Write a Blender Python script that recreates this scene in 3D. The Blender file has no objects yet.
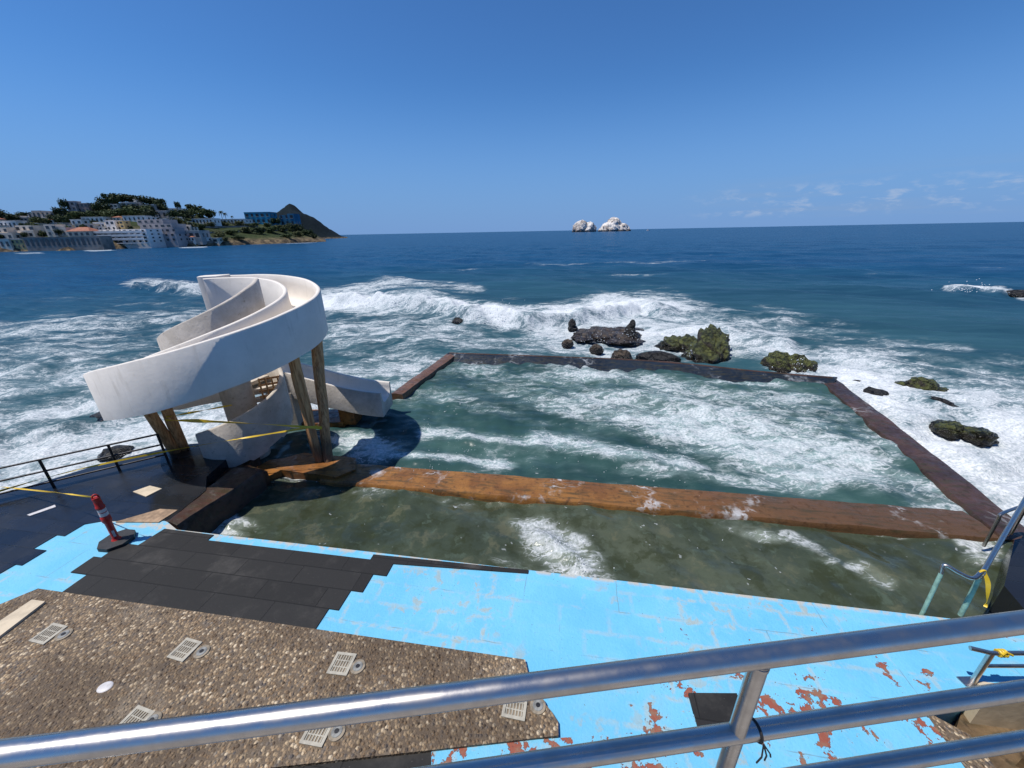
import bpy, bmesh, math, random
import numpy as np
from mathutils import Vector, Matrix, noise as mnoise
R = math.radians
rnd = random.Random(7)
S = bpy.context.scene
COL = S.collection

# ------------------------------------------------------------------ camera frame (world metres, camera over the promenade)
F, PX, PY, H = 385.0, 512.0, 384.0, 5.3
PITCH, ROLL = R(21.6), R(1.1)
_f = np.array([0, math.cos(PITCH), -math.sin(PITCH)]); _r0 = np.array([1., 0, 0]); _u0 = np.cross(_r0, _f)
_r = _r0*math.cos(ROLL) - _u0*math.sin(ROLL); _u = _u0*math.cos(ROLL) + _r0*math.sin(ROLL)
CAM = np.array([0, 0, H])
def ray(x, y): return _f + _r*((x-PX)/F) - _u*((y-PY)/F)
def at(x, y, z):
    d = ray(x, y); return CAM + d*((z-H)/d[2])
def upright(x, y, base):                       # point seen at (x,y) on the vertical line through base
    d = ray(x, y); t = math.hypot(base[0], base[1])/math.hypot(d[0], d[1])
    return H + d[2]*t
def proj(X, Y, Z):
    X, Y, Z = X-CAM[0], Y-CAM[1], Z-CAM[2]
    w = X*_f[0]+Y*_f[1]+Z*_f[2]
    return PX+F*(X*_r[0]+Y*_r[1]+Z*_r[2])/w, PY-F*(X*_u[0]+Y*_u[1]+Z*_u[2])/w
E1 = np.array([.9866, -.163]); E2 = np.array([.163, .9866])   # the pool's own axes
def W(u, v, z=0.0):
    p = E1*u + E2*v; return (float(p[0]), float(p[1]), z)

# ------------------------------------------------------------------ materials
def mat(name):
    m = bpy.data.materials.new(name); m.use_nodes = True
    nt = m.node_tree; b = nt.nodes['Principled BSDF']
    return m, nt, b
class NB:
    """tiny node helper"""
    def __init__(s, nt): s.nt = nt
    def n(s, t, **kw):
        nd = s.nt.nodes.new(t)
        for k, v in kw.items():
            if k == 'ins':
                for kk, vv in v.items(): s.set(nd, kk, vv)
            else: setattr(nd, k, v)
        return nd
    def set(s, nd, k, v):
        sock = nd.inputs[k]
        if isinstance(v, bpy.types.NodeSocket): s.nt.links.new(v, sock)
        else: sock.default_value = v
    def math(s, op, a, b=0.0, clamp=False):
        nd = s.n('ShaderNodeMath', operation=op, use_clamp=clamp); s.set(nd, 0, a); s.set(nd, 1, b); return nd.outputs[0]
    def step(s, x, lo, hi, a=0.0, b=1.0):
        nd = s.n('ShaderNodeMapRange', interpolation_type='SMOOTHSTEP'); s.set(nd, 0, x); s.set(nd, 1, lo); s.set(nd, 2, hi); s.set(nd, 3, a); s.set(nd, 4, b); return nd.outputs[0]
    def mix(s, f, a, b):
        nd = s.n('ShaderNodeMix', data_type='RGBA'); s.set(nd, 0, f); s.set(nd, 6, a); s.set(nd, 7, b); return nd.outputs[2]
    def pos(s): return s.n('ShaderNodeNewGeometry').outputs['Position']
    def obj(s): return s.n('ShaderNodeTexCoord').outputs['Object']
    def noise(s, vec, scale, detail=5, rough=.55, dist=0.0, out='Fac'):
        nd = s.n('ShaderNodeTexNoise'); s.set(nd, 'Vector', vec); s.set(nd, 'Scale', scale); s.set(nd, 'Detail', detail); s.set(nd, 'Roughness', rough); s.set(nd, 'Distortion', dist); return nd.outputs[out]
    def voro(s, vec, scale, feature='F1', rand=1.0):
        nd = s.n('ShaderNodeTexVoronoi', feature=feature); s.set(nd, 'Vector', vec); s.set(nd, 'Scale', scale); s.set(nd, 'Randomness', rand); return nd
    def ramp(s, f, stops):
        nd = s.n('ShaderNodeValToRGB'); s.set(nd, 0, f); cr = nd.color_ramp
        while len(cr.elements) < len(stops): cr.elements.new(.5)
        for e, (p, c) in zip(cr.elements, stops): e.position = p; e.color = (*c, 1)
        return nd.outputs[0]
    def vmul(s, v, k):
        nd = s.n('ShaderNodeVectorMath', operation='MULTIPLY'); s.set(nd, 0, v); s.set(nd, 1, k); return nd.outputs[0]
    def vadd(s, a, b):
        nd = s.n('ShaderNodeVectorMath', operation='ADD'); s.set(nd, 0, a); s.set(nd, 1, b); return nd.outputs[0]
    def bump(s, h, dist=.01, strength=1.0):
        nd = s.n('ShaderNodeBump'); s.set(nd, 'Height', h); s.set(nd, 'Distance', dist); s.set(nd, 'Strength', strength); return nd.outputs[0]
    def dot(s, v, w):
        nd = s.n('ShaderNodeVectorMath', operation='DOT_PRODUCT'); s.set(nd, 0, v); s.set(nd, 1, w); return nd.outputs['Value']
    def uv(s):                                 # (u, v, z) in the pool frame
        p = s.pos(); c = s.n('ShaderNodeCombineXYZ')
        s.set(c, 0, s.dot(p, (E1[0], E1[1], 0))); s.set(c, 1, s.dot(p, (E2[0], E2[1], 0)))
        sp = s.n('ShaderNodeSeparateXYZ'); s.set(sp, 0, p); s.set(c, 2, sp.outputs[2]); return c.outputs[0]
def c4(c): return (*c, 1.0)

def simple(name, col, rough=.6, metal=0.0, var=.25, scale=6.0, bump=.004, spec=.5, dark=None):
    m, nt, b = mat(name); q = NB(nt); o = q.obj()
    n1 = q.noise(o, scale, 6, .6); n2 = q.noise(o, scale*.23, 4, .5)
    d = dark or tuple(x*(1-var*2) for x in col)
    f = q.math('ADD', q.math('MULTIPLY', n1, .5), q.math('MULTIPLY', n2, .5))
    q.set(b, 'Base Color', q.mix(q.step(f, .35, .6), c4(d), c4(col)))
    q.set(b, 'Roughness', rough); q.set(b, 'Metallic', metal); b.inputs['Specular IOR Level'].default_value = spec
    if bump: q.set(b, 'Normal', q.bump(n1, bump))
    return m

def concrete_white():
    m, nt, b = mat('white_concrete'); q = NB(nt); o = q.obj()
    n1 = q.noise(o, 1.6, 8, .65); n2 = q.noise(o, 9, 6, .6); n3 = q.noise(q.vmul(o, (3.0, 3.0, .5)), 2.2, 6, .6)
    c = q.mix(q.step(n1, .35, .68), c4((.69, .635, .56)), c4((.77, .71, .63)))
    c = q.mix(q.step(n3, .56, .78, 0, .5), c, c4((.46, .41, .34)))
    c = q.mix(q.step(n2, .60, .78, 0, .4), c, c4((.52, .48, .42)))
    q.set(b, 'Base Color', c); q.set(b, 'Roughness', .72); q.set(b, 'Normal', q.bump(q.math('ADD', n2, n1), .004))
    return m
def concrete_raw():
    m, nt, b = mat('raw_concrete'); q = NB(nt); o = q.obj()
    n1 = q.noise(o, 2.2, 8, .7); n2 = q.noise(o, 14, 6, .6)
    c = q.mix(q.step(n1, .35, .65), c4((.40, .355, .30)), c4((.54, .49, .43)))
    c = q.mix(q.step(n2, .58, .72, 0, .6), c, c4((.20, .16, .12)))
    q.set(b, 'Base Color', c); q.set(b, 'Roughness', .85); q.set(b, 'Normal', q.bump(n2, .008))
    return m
def paint_deck(name, chip):
    m, nt, b = mat(name); q = NB(nt); u = q.uv()
    sp = q.n('ShaderNodeSeparateXYZ'); q.set(sp, 0, u); uu, vv = sp.outputs[0], sp.outputs[1]
    nA = q.noise(u, 1.1, 6, .6); nB = q.noise(u, 5.5, 8, .68, .4); nC = q.noise(u, 30, 4, .6)
    c = q.mix(q.step(nA, .35, .65), c4((.13, .44, .66)), c4((.165, .50, .73)))
    c = q.mix(q.step(nC, .55, .75, 0, .45), c, c4((.08, .40, .58)))
    c = q.mix(q.math('MULTIPLY', q.step(q.noise(u, .8, 4), .5, .72), q.step(nB, .45, .6, 0, .28)), c, c4((.33, .55, .62)))
    # worn joints of older tiles, grey scuffs
    br = q.n('ShaderNodeTexBrick', offset=.5); q.set(br, 'Vector', q.vadd(q.vmul(u, (1, 1, 1)), q.vmul(q.noise(u, 9, 3, .5, 0, 'Color'), (.05, .05, 0))))
    br.inputs['Scale'].default_value = 1; br.inputs['Mortar Size'].default_value = .042; br.inputs['Mortar Smooth'].default_value = .8
    br.inputs['Brick Width'].default_value = .62; br.inputs['Row Height'].default_value = .31
    j = q.math('MULTIPLY', br.outputs['Fac'], q.step(q.noise(u, .9, 3), .40, .58))
    j = q.math('MULTIPLY', j, q.step(nB, .40, .55))
    c = q.mix(q.math('MULTIPLY', j, .62), c, c4((.38, .44, .43)))
    sc = q.math('MULTIPLY', q.step(nB, .54, .64), q.step(q.noise(u, .7, 3), .44, .60))
    c = q.mix(q.math('MULTIPLY', sc, .75), c, c4((.34, .37, .34)))
    # faint seams between old slabs
    b2 = q.n('ShaderNodeTexBrick', offset=.4); q.set(b2, 'Vector', q.vadd(u, q.vmul(q.noise(u, 4, 3, .5, 0, 'Color'), (.03, .03, 0))))
    b2.inputs['Scale'].default_value = 1; b2.inputs['Mortar Size'].default_value = .006; b2.inputs['Brick Width'].default_value = 1.25; b2.inputs['Row Height'].default_value = .62
    c = q.mix(q.math('MULTIPLY', b2.outputs['Fac'], q.step(q.noise(u, 2.0, 4), .48, .60, 0, .55)), c, c4((.13, .20, .22)))
    c = q.mix(q.step(q.noise(u, .55, 7, .7), .48, .70, 0, .32), c, c4((.20, .36, .42)))
    # small pits
    c = q.mix(q.math('MULTIPLY', q.step(q.noise(u, 42, 2), .70, .74), q.step(nA, .42, .55, 0, .9)), c, c4((.10, .14, .14)))
    # chips down to the red undercoat, heavier towards the sea wall of the promenade
    near = q.math('SUBTRACT', q.math('ADD', 3.15 + chip*2.0, q.math('MULTIPLY', uu, .16)), vv)      # >0 near the wall
    near = q.step(near, -.9, .75)
    zone = q.math('MULTIPLY', near, q.step(q.noise(u, .9, 3), .30, .62, .35 if chip else .0, 1))
    big = q.noise(u, 4.6, 8, .66, .15)
    thr = q.math('SUBTRACT', .765 - chip*.07, q.math('MULTIPLY', zone, .205 + chip*.05))
    ch = q.step(q.math('SUBTRACT', big, thr), 0, .012)
    c = q.mix(ch, c, q.mix(q.step(nB, .45, .6), c4((.27, .080, .052)), c4((.25, .135, .090))))
    rim = q.math('MULTIPLY', q.step(q.math('SUBTRACT', big, thr), -.02, 0), q.math('SUBTRACT', 1, ch))
    c = q.mix(q.math('MULTIPLY', rim, .35), c, c4((.45, .62, .66)))
    # weathered pool edge
    ed = q.math('MULTIPLY', q.step(vv, 4.12, 4.19), q.step(nB, .42, .56))
    c = q.mix(q.math('MULTIPLY', ed, .8), c, c4((.50, .42, .33)))
    q.set(b, 'Base Color', c); q.set(b, 'Roughness', q.step(nB, .3, .7, .55, .8)); b.inputs['Specular IOR Level'].default_value = .3
    q.set(b, 'Normal', q.bump(q.math('ADD', q.math('MULTIPLY', ch, -1.2), q.math('ADD', nC, nB)), .006))
    return m
def pebble_mat():
    m, nt, b = mat('washed_pebble_concrete'); q = NB(nt); p = q.pos()
    wv = q.vadd(p, q.vmul(q.noise(p, 25, 2, .5, 0, 'Color'), (.012, .012, .012)))
    v1 = q.voro(wv, 30, 'F1')
    v2 = q.voro(wv, 75, 'F1')
    sep = q.n('ShaderNodeSeparateColor'); q.set(sep, 0, v1.outputs['Color'])
    c = q.ramp(sep.outputs[0], [(0, (.09, .062, .040)), (.2, (.22, .145, .082)), (.45, (.34, .24, .145)), (.66, (.21, .155, .10)), (.85, (.45, .33, .20)), (1, (.66, .54, .38))])
    c = q.mix(q.step(sep.outputs[1], .80, .9, 0, .7), c, c4((.11, .10, .095)))
    pick = q.step(sep.outputs[2], .08, .12)
    sand = q.mix(q.noise(p, 90, 3), c4((.065, .047, .030)), c4((.19, .14, .095)))
    body = q.step(v1.outputs['Distance'], .50, .66, 1, 0)
    c = q.mix(q.math('MULTIPLY', body, pick), sand, c)
    c = q.mix(q.step(q.noise(p, .8, 6, .62), .42, .62, .0, .62), c, c4((.075, .050, .030)))
    c = q.mix(q.step(q.noise(p, 1.3, 5), .56, .72, 0, .25), c, c4((.42, .36, .28)))
    q.set(b, 'Base Color', c); q.set(b, 'Roughness', .75); b.inputs['Specular IOR Level'].default_value = .4
    h = q.math('ADD', q.math('MULTIPLY', q.math('MULTIPLY', q.math('SUBTRACT', .55, v1.outputs['Distance'], True), pick), 2.0), q.math('MULTIPLY', v2.outputs['Distance'], .25))
    q.set(b, 'Normal', q.bump(h, .018))
    return m
def mat_rubber(name, wet):
    m, nt, b = mat(name); q = NB(nt); u = q.uv()
    br = q.n('ShaderNodeTexBrick', offset=.37); q.set(br, 'Vector', q.vadd(u, (.1, -.2+.0, 0)))
    br.inputs['Scale'].default_value = 1; br.inputs['Mortar Size'].default_value = .006; br.inputs['Mortar Smooth'].default_value = .5
    br.inputs['Brick Width'].default_value = .93; br.inputs['Row Height'].default_value = .30; br.inputs['Bias'].default_value = 0
    br.inputs['Color1'].default_value = (0, 0, 0, 1); br.inputs['Color2'].default_value = (1, 1, 1, 1); br.inputs['Mortar'].default_value = (.5, .5, .5, 1)
    sep = q.n('ShaderNodeSeparateColor'); q.set(sep, 0, br.outputs['Color'])
    n1 = q.noise(u, 1.3, 7, .65); n2 = q.noise(u, 26, 4, .6)
    if wet:
        c = q.mix(sep.outputs[0], c4((.010, .011, .013)), c4((.018, .019, .022)))
        c = q.mix(q.step(n1, .55, .75, 0, .4), c, c4((.045, .045, .045)))
        rough = q.step(q.noise(u, .9, 5, .6), .38, .62, .07, .34)
    else:
        c = q.mix(sep.outputs[0], c4((.014, .0138, .014)), c4((.021, .0205, .0205)))
        c = q.mix(q.step(n1, .50, .75, 0, .7), c, c4((.075, .070, .064)))
        c = q.mix(q.step(q.noise(u, 60, 2), .70, .74, 0, .5), c, c4((.13, .12, .11)))
        rough = .75
    c = q.mix(q.math('MULTIPLY', br.outputs['Fac'], q.step(n1, .40, .62, .1, .75)), c, c4((.005, .005, .005)))
    q.set(b, 'Base Color', c); q.set(b, 'Roughness', rough); b.inputs['Specular IOR Level'].default_value = .5 if wet else .3
    q.set(b, 'Normal', q.bump(q.math('SUBTRACT', q.math('MULTIPLY', n2, .3), br.outputs['Fac']), .004 if wet else .007))
    return m
def lace(q, p, sc=1.0):
    """net-like foam strands lying on water"""
    w = q.vadd(p, q.vmul(q.vadd(q.noise(p, .55*sc, 4, .6, 0, 'Color'), (-.5, -.5, -.5)), (2.6/sc, 2.6/sc, 0)))
    w = q.vadd(w, q.vmul(q.vadd(q.noise(p, 3.0*sc, 3, .6, 0, 'Color'), (-.5, -.5, -.5)), (.5/sc, .5/sc, 0)))
    a = q.voro(q.vmul(w, (1, 1, 0)), .9*sc, 'DISTANCE_TO_EDGE').outputs['Distance']
    c = q.voro(q.vmul(w, (1, 1, 0)), 2.7*sc, 'DISTANCE_TO_EDGE').outputs['Distance']
    return q.math('MAXIMUM', q.step(a, 0, .17, 1, 0), q.step(c, 0, .15, .72, 0))
def algae(name, hi, lo, foam=.5, grade=None):
    m, nt, b = mat(name); q = NB(nt); p = q.pos(); u = q.uv()
    n1 = q.noise(p, 1.1, 8, .68); n2 = q.noise(p, 7, 7, .65); n3 = q.noise(q.vmul(u, (.6, 4, 3)), 3.5, 6, .6)
    c = q.mix(q.step(n1, .36, .62), c4(lo), c4(hi))
    if grade:                                      # algae thins out towards the open sea end
        sp = q.n('ShaderNodeSeparateXYZ'); q.set(sp, 0, u)
        c = q.mix(q.step(q.math('ADD', sp.outputs[0], q.math('MULTIPLY', q.math('SUBTRACT', n1, .5), 8)), -1, 6), c, c4(grade))
    c = q.mix(q.step(n2, .50, .70, 0, .75), c, c4(tuple(x*.30 for x in lo)))
    c = q.mix(q.step(n3, .46, .70, 0, .72), c, c4((.045, .04, .020)))
    l = q.math('MULTIPLY', q.step(lace(q, p, 2.0), .55, .98, 0, .8), q.step(q.noise(p, .8, 6, .65), .52, .68, 0, foam))
    c = q.mix(l, c, c4((.60, .63, .65)))
    q.set(b, 'Base Color', c); q.set(b, 'Roughness', q.step(n2, .35, .65, .28, .55)); b.inputs['Specular IOR Level'].default_value = .35
    q.set(b, 'Normal', q.bump(q.math('ADD', n2, q.math('MULTIPLY', n1, 2)), .012))
    return m
def water_mat(name, deep, shallow, turbid, far=False, ripple=.16, rough=.10, sp=.10):
    m, nt, b = mat(name); q = NB(nt); p0 = q.pos(); p = q.vmul(p0, (1, 1, 0))
    fa = q.n('ShaderNodeAttribute', attribute_name='foam').outputs['Fac']
    sh = q.n('ShaderNodeAttribute', attribute_name='shal').outputs['Fac']
    # swell runs roughly along (-.55,-.83): stretch the foam pattern across it
    mp = q.n('ShaderNodeMapping'); q.set(mp, 'Vector', p); mp.inputs['Rotation'].default_value = (0, 0, R(34)); mp.inputs['Scale'].default_value = (.62, 1.25, 1)
    s = mp.outputs[0]
    n1 = q.noise(s, .55, 8, .62, .6); n2 = q.noise(s, 3.2, 6, .62, .5); n3 = q.noise(p, 15, 4, .6)
    gate = q.step(fa, .02, .30)
    den = q.math('ADD', q.math('MULTIPLY', fa, 1.0), q.math('ADD', q.math('MULTIPLY', q.math('SUBTRACT', n1, .5), 2.0), q.math('MULTIPLY', q.math('SUBTRACT', n2, .5), .7)))
    den = q.math('MULTIPLY', q.math('MAXIMUM', den, 0.0), gate)
    def ridge(v, sc, de, k):
        n = q.noise(v, sc, de, .55); return q.math('SUBTRACT', 1.0, q.math('ABSOLUTE', q.math('MULTIPLY', q.math('SUBTRACT', n, .5), k)), True)
    wv = q.vadd(s, q.vmul(q.vadd(q.noise(s, .8, 4, .6, 0, 'Color'), (-.5, -.5, -.5)), (1.8, 1.8, 0)))
    wv = q.vadd(wv, q.vmul(q.vadd(q.noise(p, 3.5, 3, .6, 0, 'Color'), (-.5, -.5, -.5)), (.34, .34, 0)))
    w3 = q.vadd(p, q.vmul(q.noise(p, 4, 3, .6, 0, 'Color'), (.30, .30, 0)))
    ra_, rb_, rc_ = ridge(wv, .8, 4, 8.5), ridge(wv, 2.3, 3, 6.5), ridge(w3, 6.5, 3, 6.0)
    vein = q.math('MAXIMUM', ra_, q.math('MAXIMUM', q.math('MULTIPLY', rb_, .95), q.math('MULTIPLY', rc_, .80)))
    wd = q.math('MULTIPLY', q.math('SUBTRACT', den, .15), .50)     # strands widen and merge as the foam thickens
    hi_ = q.math('SUBTRACT', 1.0, q.math('MULTIPLY', wd, .35)); lo_ = q.math('SUBTRACT', .93, wd)
    mr = q.n('ShaderNodeMapRange', interpolation_type='SMOOTHSTEP'); q.set(mr, 0, vein); q.set(mr, 1, lo_); q.set(mr, 2, hi_)
    strand = q.math('MULTIPLY', mr.outputs[0], q.step(den, .15, .75, 0, .85 if far else .76))
    solid = q.math('MULTIPLY', q.step(q.math('ADD', den, q.math('MULTIPLY', q.math('SUBTRACT', n3, .5), .7)), .72 if far else .88, 1.22 if far else 1.45), q.step(vein, .1, .9, .55, 1.0))
    foam = q.math('MAXIMUM', q.math('MULTIPLY', strand, q.step(n3, .25, .62, .35, 1)), solid, True)
    tb = q.math('MULTIPLY', q.step(den, .05, 1.15, 0, .92), q.step(q.math('ADD', n2, q.math('MULTIPLY', rb_, .25)), .30, .80, .45, 1.0))
    fl = q.voro(q.vadd(p, q.vmul(q.noise(p, 5, 2, .5, 0, 'Color'), (.3, .3, 0))), 7.5)
    fls = q.n('ShaderNodeSeparateColor'); q.set(fls, 0, fl.outputs['Color'])
    fleck = q.math('MULTIPLY', q.step(fl.outputs['Distance'], .10, .20, 1, 0), q.math('MULTIPLY', q.step(fls.outputs[0], .55, .6), q.step(q.noise(p, .9, 5, .65), .50, .64, 0, .0 if far else .75)))
    foam = q.math('MAXIMUM', foam, fleck)
    c = q.mix(sh, c4(deep), c4(shallow))
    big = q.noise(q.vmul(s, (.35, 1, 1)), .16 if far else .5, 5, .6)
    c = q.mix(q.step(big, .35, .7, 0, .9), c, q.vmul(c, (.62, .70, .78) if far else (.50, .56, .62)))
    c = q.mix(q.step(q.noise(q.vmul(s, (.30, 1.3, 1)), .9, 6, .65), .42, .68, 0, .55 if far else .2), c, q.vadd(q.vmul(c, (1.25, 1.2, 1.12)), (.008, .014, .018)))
    if sp > .2:                                     # the shallow bottom shows through: algae and sand patches, wavering with the ripples
        pw = q.vadd(p, q.vmul(q.vadd(r2_ := q.noise(p, 5.0, 3, .6, 0, 'Color'), (-.5, -.5, -.5)), (.35, .35, 0)))
        m1 = q.noise(pw, 1.5, 6, .68); m2 = q.noise(pw, 4.5, 4, .6)
        c = q.mix(q.step(m1, .46, .62, 0, .75), c, c4((.030, .036, .016))); c = q.mix(q.step(m1, .46, .34, 0, .6), c, c4((.115, .115, .070)))
        c = q.mix(q.step(m2, .55, .70, 0, .5), c, c4((.085, .115, .085)))
    c = q.mix(tb, c, c4(turbid))
    c = q.mix(foam, c, q.mix(q.step(n3, .3, .65), c4((.48, .52, .54)), c4((.70, .72, .73))))
    q.set(b, 'Base Color', c)
    q.set(b, 'Roughness', q.math('ADD', q.math('MULTIPLY', foam, .6), rough))
    b.inputs['IOR'].default_value = 1.333; spec = .003 if far else sp
    q.set(b, 'Specular IOR Level', q.math('SUBTRACT', spec, q.math('MULTIPLY', foam, .15)))
    # ripples: slopes of small waves added straight to the normal, so they hold at every distance
    nn = q.n('ShaderNodeNewGeometry').outputs['Normal']
    r1 = q.vadd(q.noise(q.vmul(s, (.6, 1.3, 1)), 1.7, 4, .6, 0, 'Color'), (-.5, -.5, -.5))
    r2 = q.vadd(q.noise(p, 6.5, 3, .6, 0, 'Color'), (-.5, -.5, -.5))
    k = ripple
    nv = q.vadd(nn, q.vadd(q.vmul(r1, (k*3.0, k*3.0, 0)), q.vmul(r2, (k*1.6, k*1.6, 0))))
    nz = q.n('ShaderNodeVectorMath', operation='NORMALIZE'); q.set(nz, 0, nv)
    bp = q.n('ShaderNodeBump'); q.set(bp, 'Height', q.math('ADD', foam, q.math('MULTIPLY', n3, .5))); bp.inputs['Distance'].default_value = .05
    q.set(bp, 'Strength', q.math('MULTIPLY', foam, .7)); q.set(bp, 'Normal', nz.outputs[0])
    q.set(b, 'Normal', bp.outputs[0])
    return m
def wood_mat():
    m, nt, b = mat('weathered_log'); q = NB(nt); o = q.obj()
    n1 = q.noise(q.vmul(o, (9, 9, .7)), 3, 7, .65); n2 = q.noise(o, 2.0, 5)
    c = q.mix(q.step(n1, .35, .65), c4((.34, .15, .05)), c4((.70, .40, .18)))
    c = q.mix(q.step(n2, .5, .7, 0, .5), c, c4((.30, .22, .14)))
    sp = q.n('ShaderNodeSeparateXYZ'); q.set(sp, 0, q.pos())
    c = q.mix(q.step(q.math('ADD', sp.outputs[2], q.math('MULTIPLY', n2, .5)), .95, 1.25, .75, 0), c, c4((.07, .055, .035)))
    q.set(b, 'Base Color', c); q.set(b, 'Roughness', .75); q.set(b, 'Normal', q.bump(n1, .02))
    return m
def steel_mat():
    m, nt, b = mat('stainless_steel'); q = NB(nt); o = q.obj()
    n = q.noise(q.vmul(o, (1, 1, 1)), 14, 6, .7)
    n2 = q.noise(q.vmul(o, (.4, 6, 6)), 40, 3, .6)
    q.set(b, 'Base Color', q.mix(q.step(n, .35, .7), c4((.64, .60, .56)), c4((.52, .48, .44)))); b.inputs['Metallic'].default_value = 1
    q.set(b, 'Roughness', q.step(n, .3, .7, .24, .38))
    return m
def rock_mat(name, top, side, alg=.5):
    m, nt, b = mat(name); q = NB(nt); p = q.pos()
    nz = q.n('ShaderNodeSeparateXYZ'); q.set(nz, 0, q.n('ShaderNodeNewGeometry').outputs['Normal']); pz = q.n('ShaderNodeSeparateXYZ'); q.set(pz, 0, p)
    n1 = q.noise(p, 2.6, 8, .7); n2 = q.noise(p, 11, 6, .7); cr = q.voro(q.vadd(q.vmul(p, (1, 1, 2.2)), q.vmul(q.noise(p, 3, 4, .6, 0, 'Color'), (.8, .8, .8))), 1.9, 'DISTANCE_TO_EDGE').outputs['Distance']
    c = q.mix(q.step(n2, .35, .65), c4(tuple(x*.40 for x in side)), c4(side))
    f = q.math('MULTIPLY', q.step(q.math('ADD', nz.outputs[2], q.math('MULTIPLY', q.math('SUBTRACT', n1, .5), 1.9)), .30, .72), alg)
    c = q.mix(f, c, q.mix(q.step(n2, .38, .66), c4(tuple(x*.40 for x in top)), c4(top)))
    c = q.mix(q.step(cr, .0, .05, .7, 0), c, c4((.010, .009, .008)))
    wet = q.step(q.math('ADD', pz.outputs[2], q.math('MULTIPLY', q.math('SUBTRACT', n1, .5), .7)), .04, .22, 1, 0)
    c = q.mix(q.math('MULTIPLY', wet, .85), c, c4(tuple(x*.35 for x in side)))
    q.set(b, 'Base Color', c); q.set(b, 'Roughness', q.mix(wet, q.step(n2, .35, .65, .35, .75), (.16, .16, .16, 1))); q.set(b, 'Normal', q.bump(q.math('ADD', q.math('ADD', n1, n2), q.step(cr, 0, .08)), .09))
    return m
def hill_mat(name, greens, earth, z0=2.0, z1=6.0):
    m, nt, b = mat(name); q = NB(nt); p = q.pos()
    n1 = q.noise(p, .05, 8, .68); n2 = q.noise(p, .35, 7, .7); n3 = q.noise(q.vmul(p, (1, 1, 3)), .12, 6, .65)
    c = q.mix(q.step(n2, .35, .65), c4(greens[0]), c4(greens[1]))
    c = q.mix(q.step(n1, .50, .68, 0, .6), c, c4(earth))
    sp = q.n('ShaderNodeSeparateXYZ'); q.set(sp, 0, p)
    rk = q.step(q.math('SUBTRACT', sp.outputs[2], q.math('MULTIPLY', n3, 5)), z0-3, z1-3, 1, 0)
    c = q.mix(rk, c, q.mix(q.step(n2, .4, .62), c4((.055, .045, .035)), c4((.26, .19, .11))))
    q.set(b, 'Base Color', c); q.set(b, 'Roughness', .95); b.inputs['Specular IOR Level'].default_value = .1; q.set(b, 'Normal', q.bump(n2, 1.2))
    return m
def leaf_mat(name, a, d):
    m, nt, b = mat(name); q = NB(nt)
    oi = q.n('ShaderNodeObjectInfo'); n = q.noise(q.obj(), 2.2, 4)
    f = q.math('ADD', q.math('MULTIPLY', oi.outputs['Random'], .6), q.math('MULTIPLY', n, .5), True)
    q.set(b, 'Base Color', q.mix(f, c4(a), c4(d))); q.set(b, 'Roughness', .7); b.inputs['Specular IOR Level'].default_value = .2
    return m

M = dict(
  white=concrete_white(), raw=concrete_raw(), blue=paint_deck('sky_blue_deck_paint', 0.0), bluechip=paint_deck('chipped_blue_paint', .5),
  pebble=pebble_mat(), rubber=mat_rubber('dusty_rubber', False), wet=mat_rubber('wet_rubber', True),
  orange=algae('orange_algae_stone', (.30, .125, .030), (.17, .065, .020)), brown=algae('brown_algae_stone', (.085, .045, .032), (.040, .024, .020), .5), russet=algae('russet_algae_stone', (.19, .095, .05), (.12, .06, .035), .3), divider=algae('orange_algae_wall', (.30, .135, .034), (.17, .072, .022), .9, (.10, .055, .028)),
  darkwall=algae('wet_dark_wall', (.014, .022, .034), (.008, .013, .021), .5), maroon=algae('shaded_brown_slab', (.075, .035, .022), (.04, .022, .016), .2),
  wood=wood_mat(), steel=steel_mat(),
  iron=simple('dark_iron', (.045, .045, .05), .45, .6), tan=simple('tan_concrete', (.40, .27, .17), .8, scale=12),
  cream=simple('cream_board', (.60, .50, .36), .7, scale=9, var=.12), grate=simple('cream_plastic', (.42, .39, .32), .6, scale=30, var=.15),
  hole=simple('dusty_slot', (.26, .21, .15), .9), lens=simple('lamp_lens', (.30, .30, .28), .25, scale=30), disc=simple('white_plate', (.62, .60, .60), .5, scale=20, var=.12),
  red=simple('faded_red_plastic', (.50, .022, .018), .5, scale=9, var=.14), reflect=simple('white_reflective_tape', (.68, .66, .66), .35, scale=25, var=.2),
  dusty=simple('dusty_concrete', (.30, .25, .185), .8, scale=25), black=simple('black_rubber', (.022, .022, .024), .6, scale=20), green=simple('pale_green_paint', (.32, .52, .42), .5, scale=14, var=.2),
  tape=simple('yellow_tape', (.74, .50, .03), .45, scale=6, var=.1, bump=0), wetstone=algae('wet_brown_floor', (.20, .135, .075), (.075, .05, .03), .1),
  promenade=simple('promenade_concrete', (.32, .30, .27), .85, scale=7), lichen=simple('cement', (.33, .31, .28), .85, scale=3),
)

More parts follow.
